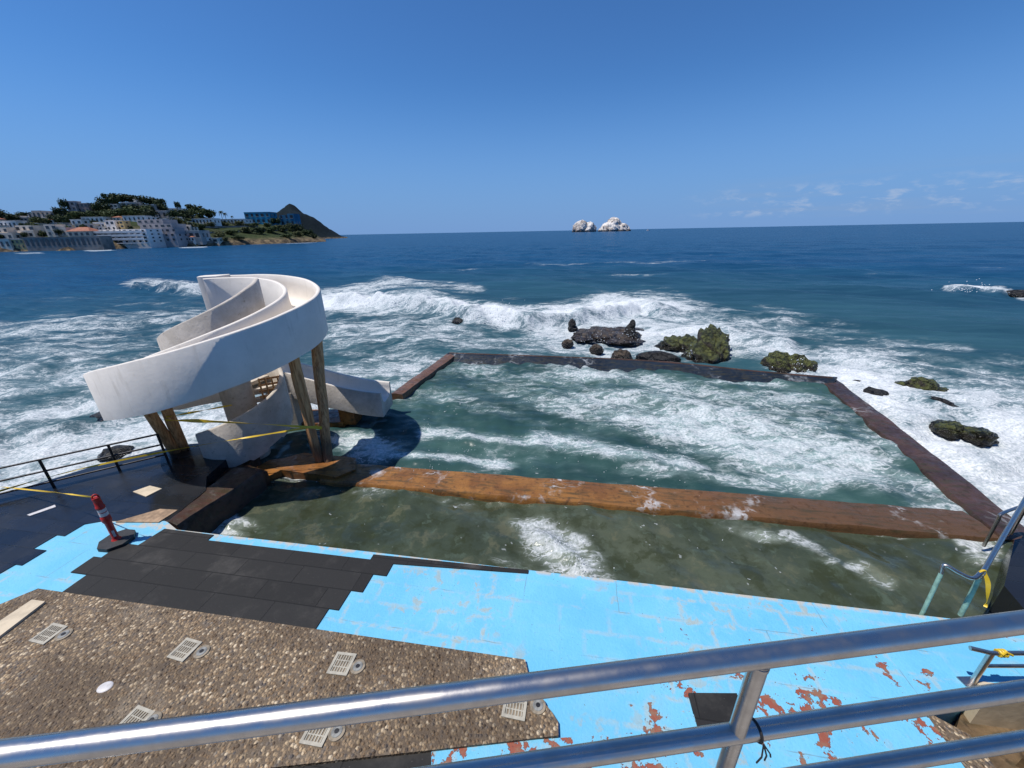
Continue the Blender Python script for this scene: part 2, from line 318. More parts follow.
# ------------------------------------------------------------------ object helpers
def link(name, me, loc=(0, 0, 0), parent=None):
    o = bpy.data.objects.new(name, me); COL.objects.link(o); o.location = loc
    if parent is not None: o.parent = parent
    return o
def tag(o, label=None, cat=None, group=None, kind=None):
    if label: o['label'] = label
    if cat: o['category'] = cat
    if group: o['group'] = group
    if kind: o['kind'] = kind
    return o
def thing(name, label, cat, loc, group=None, rz=0.0):
    o = bpy.data.objects.new(name, None); COL.objects.link(o); o.location = loc; o.rotation_euler.z = rz; o.empty_display_size = .2
    return tag(o, label, cat, group)
def meshof(bm, m, smooth=False, name='m'):
    bmesh.ops.recalc_face_normals(bm, faces=bm.faces)
    me = bpy.data.meshes.new(name); bm.to_mesh(me); bm.free(); me.materials.append(m)
    if smooth:
        for p in me.polygons: p.use_smooth = True
    return me
def autosmooth(o, ang=40):
    me = o.data
    for p in me.polygons: p.use_smooth = True
    me.set_sharp_from_angle(angle=R(ang))
def part(name, bm, m, root, smooth=False, origin=None):
    """bm holds WORLD coordinates; root is an unrotated Empty (or a mesh part under one)"""
    org = Vector(origin) if origin is not None else Vector(root.location)
    bmesh.ops.translate(bm, verts=bm.verts, vec=-org)
    o = link(name, meshof(bm, m, False, name), (0, 0, 0), root)
    if smooth: autosmooth(o)
    return o
def single(name, bm, m, label=None, cat=None, group=None, kind=None, smooth=False, origin=None):
    if origin is None:
        n = len(bm.verts); origin = (sum(v.co.x for v in bm.verts)/n, sum(v.co.y for v in bm.verts)/n, min(v.co.z for v in bm.verts))
    bmesh.ops.translate(bm, verts=bm.verts, vec=-Vector(origin))
    o = link(name, meshof(bm, m, False, name), origin)
    if smooth: autosmooth(o)
    return tag(o, label, cat, group, kind)
def bm_box(bm, c, size, rz=0.0, mtx=None):
    r = bmesh.ops.create_cube(bm, size=1.0)
    T = Matrix.Translation(c) @ Matrix.Rotation(rz, 4, 'Z') @ Matrix.Diagonal((*size, 1))
    if mtx is not None: T = mtx @ T
    bmesh.ops.transform(bm, matrix=T, verts=r['verts']); return r['verts']
def bm_prism(bm, pts, z0, z1):
    """pts: xy outline; straight sides from z0 to z1"""
    b = [bm.verts.new((p[0], p[1], z0)) for p in pts]; t = [bm.verts.new((p[0], p[1], z1)) for p in pts]
    n = len(pts); bm.faces.new(t); bm.faces.new(b[::-1])
    for i in range(n): bm.faces.new((b[i], b[(i+1) % n], t[(i+1) % n], t[i]))
def bm_tube(bm, pts, rad, seg=12, cap=True):
    pts = [Vector(p) for p in pts]; n = len(pts); rads = rad if isinstance(rad, (list, tuple)) else [rad]*n
    t0 = (pts[1]-pts[0]).normalized(); a = t0.orthogonal().normalized(); rings = []
    for i, p in enumerate(pts):
        t = (pts[min(i+1, n-1)]-pts[max(i-1, 0)]).normalized()
        a = (a - t*a.dot(t)).normalized(); b = t.cross(a)
        rings.append([bm.verts.new(p + (a*math.cos(k*2*math.pi/seg)+b*math.sin(k*2*math.pi/seg))*rads[i]) for k in range(seg)])
    for i in range(n-1):
        for k in range(seg): bm.faces.new((rings[i][k], rings[i][(k+1) % seg], rings[i+1][(k+1) % seg], rings[i+1][k]))
    if cap: bm.faces.new(rings[0][::-1]); bm.faces.new(rings[-1])
def bm_sweep(bm, frames, profile):
    """frames: (pos, lateral, up); profile: function i -> closed list of (s, h)"""
    rings = []
    for i, (p, l, u) in enumerate(frames):
        rings.append([bm.verts.new(Vector(p)+Vector(l)*s+Vector(u)*h) for s, h in profile(i)])
    m = len(rings[0])
    for i in range(len(rings)-1):
        for k in range(m): bm.faces.new((rings[i][k], rings[i][(k+1) % m], rings[i+1][(k+1) % m], rings[i+1][k]))
    bm.faces.new(rings[0][::-1]); bm.faces.new(rings[-1])
def bevel(bm, w, seg=2):
    bmesh.ops.bevel(bm, geom=[e for e in bm.edges if len(e.link_faces) == 2 and e.calc_face_angle(0) > R(30)], offset=w, segments=seg, affect='EDGES', profile=.5)
def smooth_path(pts, n=8):
    pts = [Vector(p) for p in pts]; out = []
    for i in range(len(pts)-1):
        a, b, c, d = pts[max(i-1, 0)], pts[i], pts[i+1], pts[min(i+2, len(pts)-1)]
        for k in range(n):
            t = k/n; out.append(.5*((2*b)+(c-a)*t+(2*a-5*b+4*c-d)*t*t+(3*b-a-3*c+d)*t**3))
    out.append(pts[-1]); return out

# ------------------------------------------------------------------ 2-D value noise for the water sheets
_rs = np.random.RandomState(3); _tab = _rs.rand(256, 256)
def vnoise(x, y):
    xi = np.floor(x).astype(int); yi = np.floor(y).astype(int); fx = x-xi; fy = y-yi
    fx = fx*fx*(3-2*fx); fy = fy*fy*(3-2*fy); a = xi & 255; b = yi & 255; a1 = (a+1) & 255; b1 = (b+1) & 255
    return (_tab[a, b]*(1-fx)+_tab[a1, b]*fx)*(1-fy)+(_tab[a, b1]*(1-fx)+_tab[a1, b1]*fx)*fy
def fbm(x, y, o=5):
    s = 0; w = .5
    for i in range(o): s = s + w*vnoise(x*2**i+17*i, y*2**i+31*i); w *= .5
    return s
def strokes(x, y, L):
    out = np.zeros_like(x)
    for x0, y0, x1, y1, hw, am in L:
        kx = .38
        ax, ay, bx, by = x0*kx, y0, x1*kx, y1
        dx, dy = bx-ax, by-ay; t = np.clip(((x*kx-ax)*dx+(y-ay)*dy)/(dx*dx+dy*dy+1e-6), 0, 1)
        d = np.hypot(x*kx-ax-t*dx, y-ay-t*dy)/hw
        out = np.maximum(out, am*np.exp(-(d**2)*.7))
    return out
def seg_dist(x, y, pl):
    best = np.full_like(x, 1e9); sgn = np.zeros_like(x); tt = np.zeros_like(x); n = len(pl)-1
    for i in range(n):
        (ax, ay), (bx, by) = pl[i], pl[i+1]; dx, dy = bx-ax, by-ay
        t = np.clip(((x-ax)*dx+(y-ay)*dy)/(dx*dx+dy*dy), 0, 1); ex, ey = x-ax-t*dx, y-ay-t*dy
        d = np.hypot(ex, ey); m = d < best; best = np.where(m, d, best)
        sgn = np.where(m, np.sign(dx*ey-dy*ex), sgn); tt = np.where(m, (i+t)/n, tt)
    return best*sgn, tt
def grid_mesh(name, X, Y, Z, attrs, m):
    nr, nc = X.shape; me = bpy.data.meshes.new(name); nv = nr*nc
    me.vertices.add(nv); me.vertices.foreach_set('co', np.stack([X, Y, Z], -1).astype(np.float32).ravel())
    idx = np.arange(nv).reshape(nr, nc); q = np.stack([idx[:-1, :-1], idx[:-1, 1:], idx[1:, 1:], idx[1:, :-1]], -1).reshape(-1, 4)
    nq = len(q); me.loops.add(nq*4); me.loops.foreach_set('vertex_index', q.ravel().astype(np.int32))
    me.polygons.add(nq); me.polygons.foreach_set('loop_start', np.arange(0, nq*4, 4, dtype=np.int32))
    me.polygons.foreach_set('use_smooth', np.ones(nq, dtype=bool))
    for k, v in attrs.items():
        a = me.attributes.new(k, 'FLOAT', 'POINT'); a.data.foreach_set('value', v.astype(np.float32).ravel())
    me.update(calc_edges=True); me.validate(); me.materials.append(m)
    return me
def in_poly(x, y, poly):
    ins = np.zeros(x.shape, bool); n = len(poly)
    for i in range(n):
        (x0, y0), (x1, y1) = poly[i], poly[(i+1) % n]
        c = ((y0 > y) != (y1 > y)) & (x < (x1-x0)*(y-y0)/(y1-y0+1e-12)+x0); ins ^= c
    return ins
def swell(x, y, seed, n, lmin, lmax, amp, d0=-123, spread=45):
    rs = np.random.RandomState(seed); z = np.zeros_like(x)
    for i in range(n):
        L = lmin*(lmax/lmin)**(i/(n-1)); a = R(d0+rs.uniform(-spread, spread)); k = 2*math.pi/L
        z += amp*(L/lmax)**.8*np.sin(k*(x*math.cos(a)+y*math.sin(a))+rs.uniform(0, 6.28))
    return z

# ================================================================== SETTING: sea
SEA_FOAM_GLARE = [
 (-320, 480, -20, 470, 40, .80), (-300, 380, -20, 380, 34, .48), (1040, 420, 1260, 430, 50, .70), (1040, 520, 1200, 620, 50, .9), (-40, 345, 190, 330, 26, .40), (-40, 385, 150, 372, 30, .52), (330, 335, 460, 350, 26, .36), (850, 420, 1060, 440, 50, .55),  # broad strokes over the left sea paint its pale glare, the others are foam
 (142, 285, 200, 290, 5, 1.15), (332, 292, 400, 283, 5, .75), (400, 283, 470, 287, 5, .55),
 (326, 301, 420, 305, 9, 1.6), (420, 305, 500, 318, 8, 1.6), (490, 312, 560, 318, 7, 1.5), (560, 314, 620, 311, 9, 1.4), (600, 304, 665, 308, 8, 1.2),
 (650, 303, 705, 325, 13, .72), (700, 322, 770, 335, 15, .55), (330, 328, 560, 342, 22, .50), (560, 325, 720, 340, 17, .92), (560, 345, 640, 352, 8, .7),
 (0, 332, 200, 318, 11, .50), (0, 352, 150, 350, 10, .45), (0, 385, 110, 378, 13, .56), (0, 418, 110, 402, 14, .74), (0, 455, 180, 428, 17, 1.0), (-60, 490, 60, 472, 16, 1.1),
 (60, 470, 190, 440, 10, .95), (180, 440, 240, 405, 22, .85), (230, 420, 340, 395, 22, .8), (330, 385, 410, 365, 18, .62),
 (720, 340, 830, 366, 11, .72), (770, 312, 880, 345, 9, .36), (850, 335, 960, 346, 6, .32), (840, 360, 1024, 410, 20, .55), (850, 378, 1010, 500, 22, 1.15),
 (940, 400, 1024, 440, 24, .85), (1000, 430, 1060, 540, 34, 1.0), (930, 365, 1024, 380, 7, .55), (952, 290, 1004, 292, 2.2, 1.25), (875, 341, 900, 347, 3.5, .5),
 (0, 300, 190, 300, 4, .20), (690, 318, 720, 312, 6, .5), (1016, 296, 1026, 297, 2, .9), (18, 253.4, 40, 252.8, .8, .55), (88, 250.8, 110, 250.2, .7, .7), (183, 247.6, 205, 247, .6, .7), (285, 243.6, 312, 242.6, .5, .45)]
POOL = [W(-8.3, 6.0), W(-8.6, 8.2), W(-8.1, 9.6), W(-6.6, 10.3), W(-5.95, 11), W(-5.55, 15.8), W(2.7, 15.6), W(6.9, 14.7), W(9.3, 14.3), W(8.05, 6.9)]
LAND = [p[:2] for p in [W(-12.5, 1), W(-11.6, 4.3), W(-9.2, 6.5)] + POOL + [W(12, 6.9), W(16, 5.5), W(20, -3), W(-20, -3)]]
def build_sea():
    rad = np.concatenate([np.geomspace(6.5, 70, 640, endpoint=False), np.geomspace(70, 70000, 230)])
    ang = np.radians(np.linspace(-72, 72, 1150))
    RR, AA = np.meshgrid(rad, ang, indexing='ij'); X = RR*np.sin(AA); Y = RR*np.cos(AA)
    px, py = proj(X, Y, np.zeros_like(X))
    warp = (fbm(X*.25, Y*.25, 3)-.45)*14
    fo = strokes(px+warp*1.5, py+warp*.30*np.clip((py-260)/60, .05, 1), SEA_FOAM_GLARE)
    near = np.clip(1-(RR-90)/250, 0, 1)
    Z = swell(X, Y, 5, 16, 1.6, 17, .075)*near + swell(X, Y, 9, 10, .5, 1.6, .012)*np.clip(1-(RR-15)/30, 0, 1)
    Z += .16*np.clip(fo, 0, 1)*(fbm(X*1.3, Y*1.3, 5)-.5)*np.clip(1-(RR-60)/60, 0, 1)*2
    def breaker(pts, h, wf, wb, z=0.0):
        nonlocal Z, fo
        pl = [tuple(at(a, b, z)[:2]) for a, b in pts]
        d, t = seg_dist(X, Y, pl)      # d>0 on the seaward side
        prof = np.where(d > 0, np.exp(-(d/wb)**2), np.exp(-(d/wf)**2))
        endf = np.clip(np.minimum(t, 1-t)*7, 0, 1)
        rag = .55+.9*fbm(X*.9+3, Y*.9, 4)
        Z += h*prof*endf*rag
    breaker([(132, 291), (160, 292), (205, 295)], 1.0, .7, 2.6)
    breaker([(318, 303), (380, 308), (440, 315), (500, 326)], .95, .6, 2.4)
    breaker([(475, 318), (530, 324), (575, 322), (640, 312), (672, 318)], .75, .5, 2.0)
    breaker([(690, 330), (750, 345), (800, 352)], .3, .5, 1.6)
    breaker([(700, 322), (800, 318), (930, 330)], .22, .8, 2.4)
    breaker([(780, 285), (880, 292), (1000, 300)], .28, 1.2, 3.6)
    breaker([(945, 292), (975, 293), (1010, 296)], .5, .8, 2.2)
    breaker([(0, 330), (100, 326), (200, 322)], .22, .9, 3.0)
    breaker([(0, 372), (90, 366), (150, 360)], .20, .6, 2.0)
    breaker([(-30, 440), (60, 430), (140, 415)], .22, .35, 1.2)
    breaker([(870, 400), (930, 440), (1010, 470)], .20, .4, 1.2)
    # offshore patches and rare whitecaps
    fo = np.maximum(fo, np.clip((fbm(X*.07+40, Y*.16, 4)-.60)*2.2, 0, .30)*np.clip(1-(RR-60)/120, 0, 1)*np.clip((RR-18)/20, 0, 1))
    shal = np.clip(1.25-RR/62, 0, 1)
    bx, by = X, Y
    ins = in_poly(X, Y, LAND)
    Z = np.where(ins, -1.2, Z)
    Z = np.where(RR > 400, 0, Z)
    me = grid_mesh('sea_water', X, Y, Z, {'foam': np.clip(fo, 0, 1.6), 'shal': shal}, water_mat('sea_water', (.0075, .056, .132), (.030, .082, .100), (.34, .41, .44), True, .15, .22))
    tag(link('sea', me), kind='structure')
build_sea()

# ================================================================== SETTING: pools
def build_pool(name, box, z, L, base, mtl, ridges, amp, poly=None, res=.035):
    u0, u1, v0, v1 = box; nu = int((u1-u0)/res); nv = int((v1-v0)/res)
    U, V = np.meshgrid(np.linspace(u0, u1, nu), np.linspace(v0, v1, nv), indexing='xy')
    X = U*E1[0]+V*E2[0]; Y = U*E1[1]+V*E2[1]
    px, py = proj(X, Y, np.full_like(X, z)); wp = (fbm(X*.6, Y*.6, 4)-.45)
    fo = np.maximum(strokes(px+wp*60, py+wp*14, L), base)
    Z = z + swell(X, Y, 21, 12, .35, 2.6, amp, -120, 70) + .12*np.clip(fo, 0, 1)*(fbm(X*3, Y*3, 5)-.48)
    if poly is not None:
        Z = np.where(in_poly(X, Y, poly), Z, -.95)
    for pts, h, wf, wb in ridges:
        d, t = seg_dist(X, Y, [tuple(at(a, b, z)[:2]) for a, b in pts])
        Z += h*np.where(d > 0, np.exp(-(d/wb)**2), np.exp(-(d/wf)**2))*np.clip(np.minimum(t, 1-t)*6, 0, 1)*(.5+fbm(X*1.7, Y*1.7, 4))
    me = grid_mesh(name, X, Y, Z, {'foam': np.clip(fo, 0, 1.3), 'shal': np.clip(.5+.5*wp*3, 0, 1)}, mtl)
    tag(link(name, me), kind='structure')
UP = [(425, 432, 560, 447, 7, .72), (540, 440, 690, 466, 8, .82), (335, 436, 372, 452, 9, 1.15), (360, 452, 510, 468, 5, .95),
      (560, 368, 730, 396, 13, .62), (500, 374, 640, 410, 18, .46), (590, 400, 800, 428, 17, .82), (680, 425, 830, 475, 17, .94), (790, 440, 945, 497, 15, .86),
      (470, 357, 620, 362, 5, .5), (740, 382, 900, 445, 13, .52), (640, 468, 790, 488, 6, .66), (890, 470, 960, 502, 8, .8), (450, 400, 540, 425, 8, .40)]
LOW = [(545, 527, 562, 545, 9, .72), (556, 548, 586, 574, 12, .72), (505, 562, 550, 572, 6, .50), (203, 521, 232, 522, 7, 1.35), (205, 528, 232, 533, 4, 1.2), (790, 535, 830, 562, 4, .50),
       (830, 522, 905, 535, 3.5, .60), (858, 568, 890, 586, 5, .50), (970, 540, 978, 560, 6, .85), (420, 490, 470, 505, 6, .42), (250, 500, 400, 487, 7, .36), (690, 512, 780, 540, 5, .40), (260, 478, 330, 474, 8, .42), (340, 470, 420, 482, 6, .4)]
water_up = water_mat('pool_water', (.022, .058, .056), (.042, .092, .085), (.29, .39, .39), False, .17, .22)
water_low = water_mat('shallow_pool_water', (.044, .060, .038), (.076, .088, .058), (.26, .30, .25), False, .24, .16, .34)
build_pool('pool_water', (-8.6, 9.3, 6.6, 16.0), .20, UP, .22, water_up,
           [([(425, 440), (560, 452), (690, 474)], .11, .26, .6), ([(335, 446), (400, 462), (505, 472)], .11, .22, .4), ([(560, 385), (700, 410), (820, 450)], .10, .3, .7), ([(640, 470), (760, 480), (900, 492)], .05, .16, .4)], .022, poly=[W(*q)[:2] for q in ((-8.5, 6.55), (-8.6, 8.6), (-8.0, 9.7), (-6.2, 10.0), (-5.7, 11), (-5.25, 15.4), (2.7, 15.2), (6.8, 14.4), (8.9, 14.0), (7.7, 6.92), (-5.0, 6.92), (-5.2, 6.55))])
build_pool('shallow_pool_water', (-8.2, 8.2, 4.0, 6.75), .17, LOW, .14, water_low, [([(530, 530), (560, 550), (600, 580)], .16, .2, .2), ([(200, 517), (238, 527)], .10, .16, .16)], .018, res=.03, poly=[W(*q)[:2] for q in ((-7.7, 5.9), (-7.0, 4.1), (5.7, 4.1), (6.1, 4.9), (7.2, 5.8), (8.0, 6.3), (8.0, 6.52), (-4.9, 6.52), (-5.2, 6.8), (-7.7, 6.8))])

# ================================================================== pool walls
def strip_poly(a_pts, b_pts, z0, z1, name, m, label, jag=.03, n=70, prof=None):
    """a wall whose top follows two edge polylines, its lip a little worn"""
    def resample(P):
        P = [Vector(p) for p in P]; L = [0]
        for i in range(1, len(P)): L.append(L[-1]+(P[i]-P[i-1]).length)
        out = []
        for k in range(n+1):
            s = L[-1]*k/n; i = max(j for j in range(len(P)) if L[j] <= s+1e-9); i = min(i, len(P)-2)
            out.append(P[i].lerp(P[i+1], (s-L[i])/(L[i+1]-L[i])))
        return out
    A, B = resample(a_pts), resample(b_pts); bm = bmesh.new(); rows = []
    for i, (a, b) in enumerate(zip(A, B)):
        w = (b-a); row = []
        prof = prof or [(0, z0), (-.02, z1-.07), (.03, z1-.015), (.25, z1), (.5, z1+.01), (.75, z1), (.97, z1-.015), (1.02, z1-.07), (1, z0)]
        for s, z in prof:
            p = a + w*s; k = mnoise.noise(Vector((p.x*1.7, p.y*1.7, z*3)))*jag; k2 = mnoise.noise(Vector((p.x*5, p.y*5, z*3+9)))*jag*.5
            row.append(bm.verts.new((p.x+k*w.normalized().x, p.y+k*w.normalized().y, z if z == z0 else z+k*.7+k2)))
        rows.append(row)
    for i in range(n):
        for j in range(8): bm.faces.new((rows[i][j], rows[i][j+1], rows[i+1][j+1], rows[i+1][j]))
    bm.faces.new(rows[0]); bm.faces.new(rows[-1][::-1])
    return single(name, bm, m, label, 'pool wall', smooth=True)
strip_poly([W(-5.4, 6.36), W(7.36, 6.36)], [W(-5.4, 7.10), W(7.36, 7.10)], -1, .285, 'pool_wall', M['divider'], 'low orange algae covered wall dividing the big pool from the shallow pool', .018, 120)
strip_poly([W(7.40, 6.38), W(8.0, 10), W(8.62, 14.20)], [W(8.02, 6.32), W(8.62, 10), W(9.24, 14.30)], -1, .27, 'pool_wall', M['brown'], 'reddish brown pool wall running out to sea on the side away from the slide', .02, 100)
# far wall with its dark sloping wet inner face and the water sheeting over it
strip_poly([W(-5.35, 14.75), W(2.7, 14.5), W(6.8, 13.7), W(8.55, 13.4)], [W(-5.42, 15.72), W(2.7, 15.5), W(6.8, 14.6), W(9.2, 14.22)], -1, .46, 'pool_wall', M['darkwall'], 'dark wet far pool wall with sea water streaking over it', .012, 110, [(0, -1), (0, .10), (.25, .18), (.5, .27), (.68, .35), (.76, .38), (.97, .375), (1.01, .32), (1, -1)])
bm = bmesh.new()
cap = [W(-5.35, 15.60), W(2.7, 15.38), W(6.8, 14.47), W(8.95, 14.08)]
bm_tube(bm, smooth_path([(x, y, .355) for x, y, _ in cap], 10), .06, 8)
o = [x for x in bpy.data.objects if x.get('label', '').startswith('dark wet far')][0]
part('coping', bm, M['brown'], o, True)
strip_poly([W(-5.50, 11.0), W(-5.02, 15.3)], [W(-5.95, 11.0), W(-5.45, 15.7)], -1, .36, 'pool_wall', M['russet'], 'brown pool wall reaching from the end of the slide to the far corner', .02, 60)

# ================================================================== decks
def slab(name, pts, z0, z1, m, kind='structure', label=None, cat=None, bev=.012):
    bm = bmesh.new(); bm_prism(bm, [p[:2] for p in pts], z0, z1)
    if bev: bevel(bm, bev, 2)
    return single(name, bm, m, label, cat, kind=kind, origin=(0, 0, 0))
ZD = .70
# the blue painted deck, stepping round the rubber mats
slab('deck', [W(-6.5, 4.2), W(-6.3, .1), W(3.66, .1), W(3.66, 2.98), W(4.4, 3.35), W(5.9, 3.5), W(5.75, 4.2)], -.8, ZD, M['blue'])
slab('deck', [W(-8.9, 3.9), W(-8.9, .1), W(-6.302, .1), W(-6.502, 4.2), W(-6.9, 4.36), W(-8.1, 4.2)], -.8, ZD-.002, M['blue'])
# strip along the promenade wall, one thickness of screed higher and badly chipped
slab('deck_strip', [W(-1.18, 1.99), W(-1.0, 1.5), W(-.8, .3), W(3.9, .8), W(3.9, 2.70), W(3.68, 2.95), W(2.54, 3.05), W(1.83, 2.84), W(.81, 2.41)], ZD-.05, ZD+.016, M['bluechip'])
slab('deck_edge', [W(3.662, .9), W(3.93, .9), W(3.93, 2.85), W(3.662, 3.02)], -.8, ZD+.02, M['pebble'])
# dry rubber matting with its stair-stepped ends
rub = [(-6.72, 4.18), (-6.78, 3.80), (-7.09, 3.80), (-7.09, 3.50), (-7.23, 3.50), (-7.23, 3.20), (-6.93, 3.20), (-6.93, 2.80),
       (-3.04, 2.80), (-3.04, 3.20), (-2.90, 3.20), (-2.90, 3.50), (-2.725, 3.50), (-2.725, 3.80), (-2.52, 3.80), (-2.52, 4.02), (-.5, 4.13), (-.5, 4.19), (-2.9, 4.15), (-2.9, 4.05), (-5.75, 4.05), (-5.75, 4.17)]
slab('rubber_matting', [W(*p) for p in rub], ZD-.02, ZD+.014, M['rubber'], bev=.004)
slab('rubber_matting', [W(-4.5, 1.9), W(-4.5, .4), W(-1.0, .6), W(-1.12, 2.03), W(-2.3, 1.72)], ZD-.03, ZD+.010, M['rubber'], bev=.004)
bm = bmesh.new(); bm_prism(bm, [W(1.36, 2.83)[:2], W(1.37, 2.50)[:2], W(1.84, 2.58)[:2], W(1.86, 2.90)[:2]], ZD+.0, ZD+.034); bevel(bm, .004, 1)
single('rubber_mat', bm, M['rubber'], 'lone dark rubber mat lying on the chipped blue deck beside the railing post', 'mat')
# washed pebble paving
slab('pebble_paving', [W(-7.30, 2.88), W(-.39, 2.91), W(-.33, 2.75), W(-.20, 2.56), W(-.06, 2.44), W(.01, 2.36), W(.02, 2.25), W(-1.2, 1.95), W(-2.4, 1.66), W(-4.6, 1.12), W(-9, .1), W(-8.7, .9)], ZD-.05, ZD+.045, M['pebble'], bev=.02)
# wet dark deck by the sea
slab('wet_deck', [W(-12.6, .8), W(-11.6, 3.6), W(-10.95, 4.45), W(-10.0, 5.9), W(-9.14, 6.66), W(-8.4, 6.9), W(-7.56, 6.55), W(-7.35, 5.6), W(-6.95, 5.2), W(-6.85, 4.37), W(-8.0, 4.20), W(-8.25, 4.08), W(-8.25, 3.80), W(-8.41, 3.80), W(-8.41, 3.50), W(-8.15, 3.50), W(-8.15, 3.20), W(-8.27, 3.20), W(-8.30, 2.6), W(-8.6, 1.5), W(-9.0, .5)], -1, ZD+.012, M['wet'])
strip_poly([W(-6.62, 4.30), W(-6.5, 5.2), W(-6.42, 6.0)], [W(-6.95, 4.36), W(-7.05, 5.3), W(-7.1, 6.0)], -1, ZD+.004, 'pool_wall', M['maroon'], 'short dark brown wet wall at the slide end of the shallow pool', .02, 40)
bm = bmesh.new(); bm_prism(bm, [W(-7.75, 4.20)[:2], W(-6.98, 4.30)[:2], W(-6.95, 4.62)[:2], W(-7.3, 4.60)[:2]], ZD-.1, ZD+.02); bevel(bm, .01, 2)
single('concrete_patch', bm, M['tan'], 'small tan concrete patch at the corner of the wet deck near the red post', 'concrete patch')
# brown slab under the slide legs
def rough_slab(name, pts, z0, z1, m, label, cat):
    bm = bmesh.new(); bm_prism(bm, [p[:2] for p in pts], z0, z1); bevel(bm, .04, 2)
    bmesh.ops.triangulate(bm, faces=bm.faces); bmesh.ops.subdivide_edges(bm, edges=bm.edges, cuts=4, use_grid_fill=True)
    for v in bm.verts:
        if v.co.z > z0+.05: v.co += Vector((mnoise.noise(v.co*3), mnoise.noise(v.co*3+Vector((5, 0, 0))), mnoise.noise(v.co*2.2+Vector((0, 9, 0)))))*.035
    return single(name, bm, m, label, cat, smooth=True)
rough_slab('footing_slab', [W(-7.2, 6.3), W(-6.65, 6.15), W(-6.45, 6.5), W(-5.05, 6.42), W(-4.75, 6.75), W(-5.0, 7.2), W(-6.4, 7.25), W(-7.0, 6.85)], -1, .34, M['orange'], 'wet orange footing slab under the two front posts of the slide', 'footing')
rough_slab('footing_slab', [W(-7.9, 6.55), W(-7.62, 5.75), W(-7.0, 5.75), W(-6.5, 5.95), W(-6.5, 6.2), W(-7.15, 6.4), W(-7.3, 6.9)], -1, .50, M['maroon'], 'wet slab with its shade painted dark brown, between the stair foot and the shallow pool', 'footing')  # orange stone lying in shade, the shade put into the brown colour
rough_slab('footing_slab', [W(-8.15, 8.75), W(-7.0, 8.75), W(-6.4, 8.95), W(-6.25, 9.9), W(-7.9, 9.6)], -1, .33, M['orange'], 'wet orange footing slab under the low end of the slide', 'footing')
# right-hand end: dark wet deck, lower brown floor, step
slab('wet_deck', [W(5.92, 3.30), W(5.78, 4.10), W(6.0, 4.9), W(7.0, 5.9), W(8.0, 6.25), W(14, 7.0), W(17, 5.5), W(15, 2.0), W(7.0, 2.6)], -1, ZD-.05, M['wet'])
slab('lower_floor', [W(3.932, .9), W(3.932, 2.9), W(4.4, 3.34), W(5.9, 3.48), W(15, 2.0), W(15, -1)], -1, .28, M['wetstone'])
bm = bmesh.new(); bm_prism(bm, [W(4.42, 3.40)[:2], W(4.40, 3.24)[:2], W(6.3, 3.26)[:2], W(6.3, 3.44)[:2]], .2, ZD+.03); bevel(bm, .01, 2)
single('concrete_kerb', bm, M['cream'], 'cream concrete kerb edging the blue deck above the brown wet floor', 'kerb')
rough_slab('flat_rock', [W(4.5, 2.9), W(5.2, 2.6), W(6.4, 2.8), W(6.2, 3.2), W(5.0, 3.2)], .1, .46, M['wetstone'], 'pale brown flat stone lying on the wet floor behind the railing', 'rock')

# promenade behind and below the camera
bm = bmesh.new(); T = Matrix.Rotation(R(5.7), 4, 'Z')
bm_prism(bm, [(-25, .30), (25, .30), (25, -9), (-25, -9)], 3.35, 3.65)
bmesh.ops.transform(bm, matrix=T, verts=bm.verts); bevel(bm, .03, 2)
single('promenade', bm, M['promenade'], kind='structure', origin=(0, 0, 0))
bm = bmesh.new(); bm_prism(bm, [(-25, .22), (25, .22), (25, -.6), (-25, -.6)], -1, 3.35); bmesh.ops.transform(bm, matrix=T, verts=bm.verts)
single('retaining_wall', bm, M['lichen'], 'grey concrete retaining wall below the promenade railing', 'wall', origin=(0, 0, 0))

# ================================================================== near stainless railing
ra, rb = Vector(at(0, 755, 4.51)), Vector(at(1024, 622, 4.51)); rd = (rb-ra).normalized()
def rail_pt(s, z): p = ra+rd*s; return Vector((p.x, p.y, z))
rl = thing('railing', 'stainless steel promenade railing of three tubes crossing the foreground', 'railing', rail_pt(.9, 3.65))
for nm, z, r_ in (('top_rail', 4.51, .0212), ('middle_rail', 4.255, .0196), ('low_rail', 4.02, .0196)):
    bm = bmesh.new(); bm_tube(bm, [rail_pt(s, z) for s in (-9.0, 10.5)], r_, 32); part(nm, bm, M['steel'], rl, True)
ps = (Vector(at(765, 671, 4.465))-ra).dot(rd)-.016
for s in [ps+1.74*k for k in range(-5, 6)]:
    bm = bmesh.new(); bm_tube(bm, [rail_pt(s, 3.3), rail_pt(s, 4.494)], .0172, 28)
    bm_tube(bm, [rail_pt(s, 4.482), rail_pt(s, 4.490)], .0184, 28)
    p = part('post', bm, M['steel'], rl, True)
    bm = bmesh.new(); bm_tube(bm, [rail_pt(s, 3.652), rail_pt(s, 3.665)], .055, 28); part('flange', bm, M['steel'], p, True, origin=rl.location)
# black cable tie round the middle rail
bm = bmesh.new(); cc = rail_pt(ps+.045, 4.255); pe = Vector((-rd.y, rd.x, 0))
bm_tube(bm, [cc+pe*math.cos(t)*.0215+Vector((0, 0, math.sin(t)*.0215)) for t in [k*math.pi/10 for k in range(21)]], .0025, 6)
for dx, dz in ((.012, -.055), (-.006, -.06), (.024, -.045)):
    bm_tube(bm, [cc-pe*.026, cc-pe*.034+rd*dx*.6+Vector((0, 0, dz*.5)), cc-pe*.030+rd*dx+Vector((0, 0, dz))], .0018, 6)
single('cable_tie', bm, M['black'], 'black cable tie knotted round the middle rail beside the railing post', 'cable tie', smooth=True)

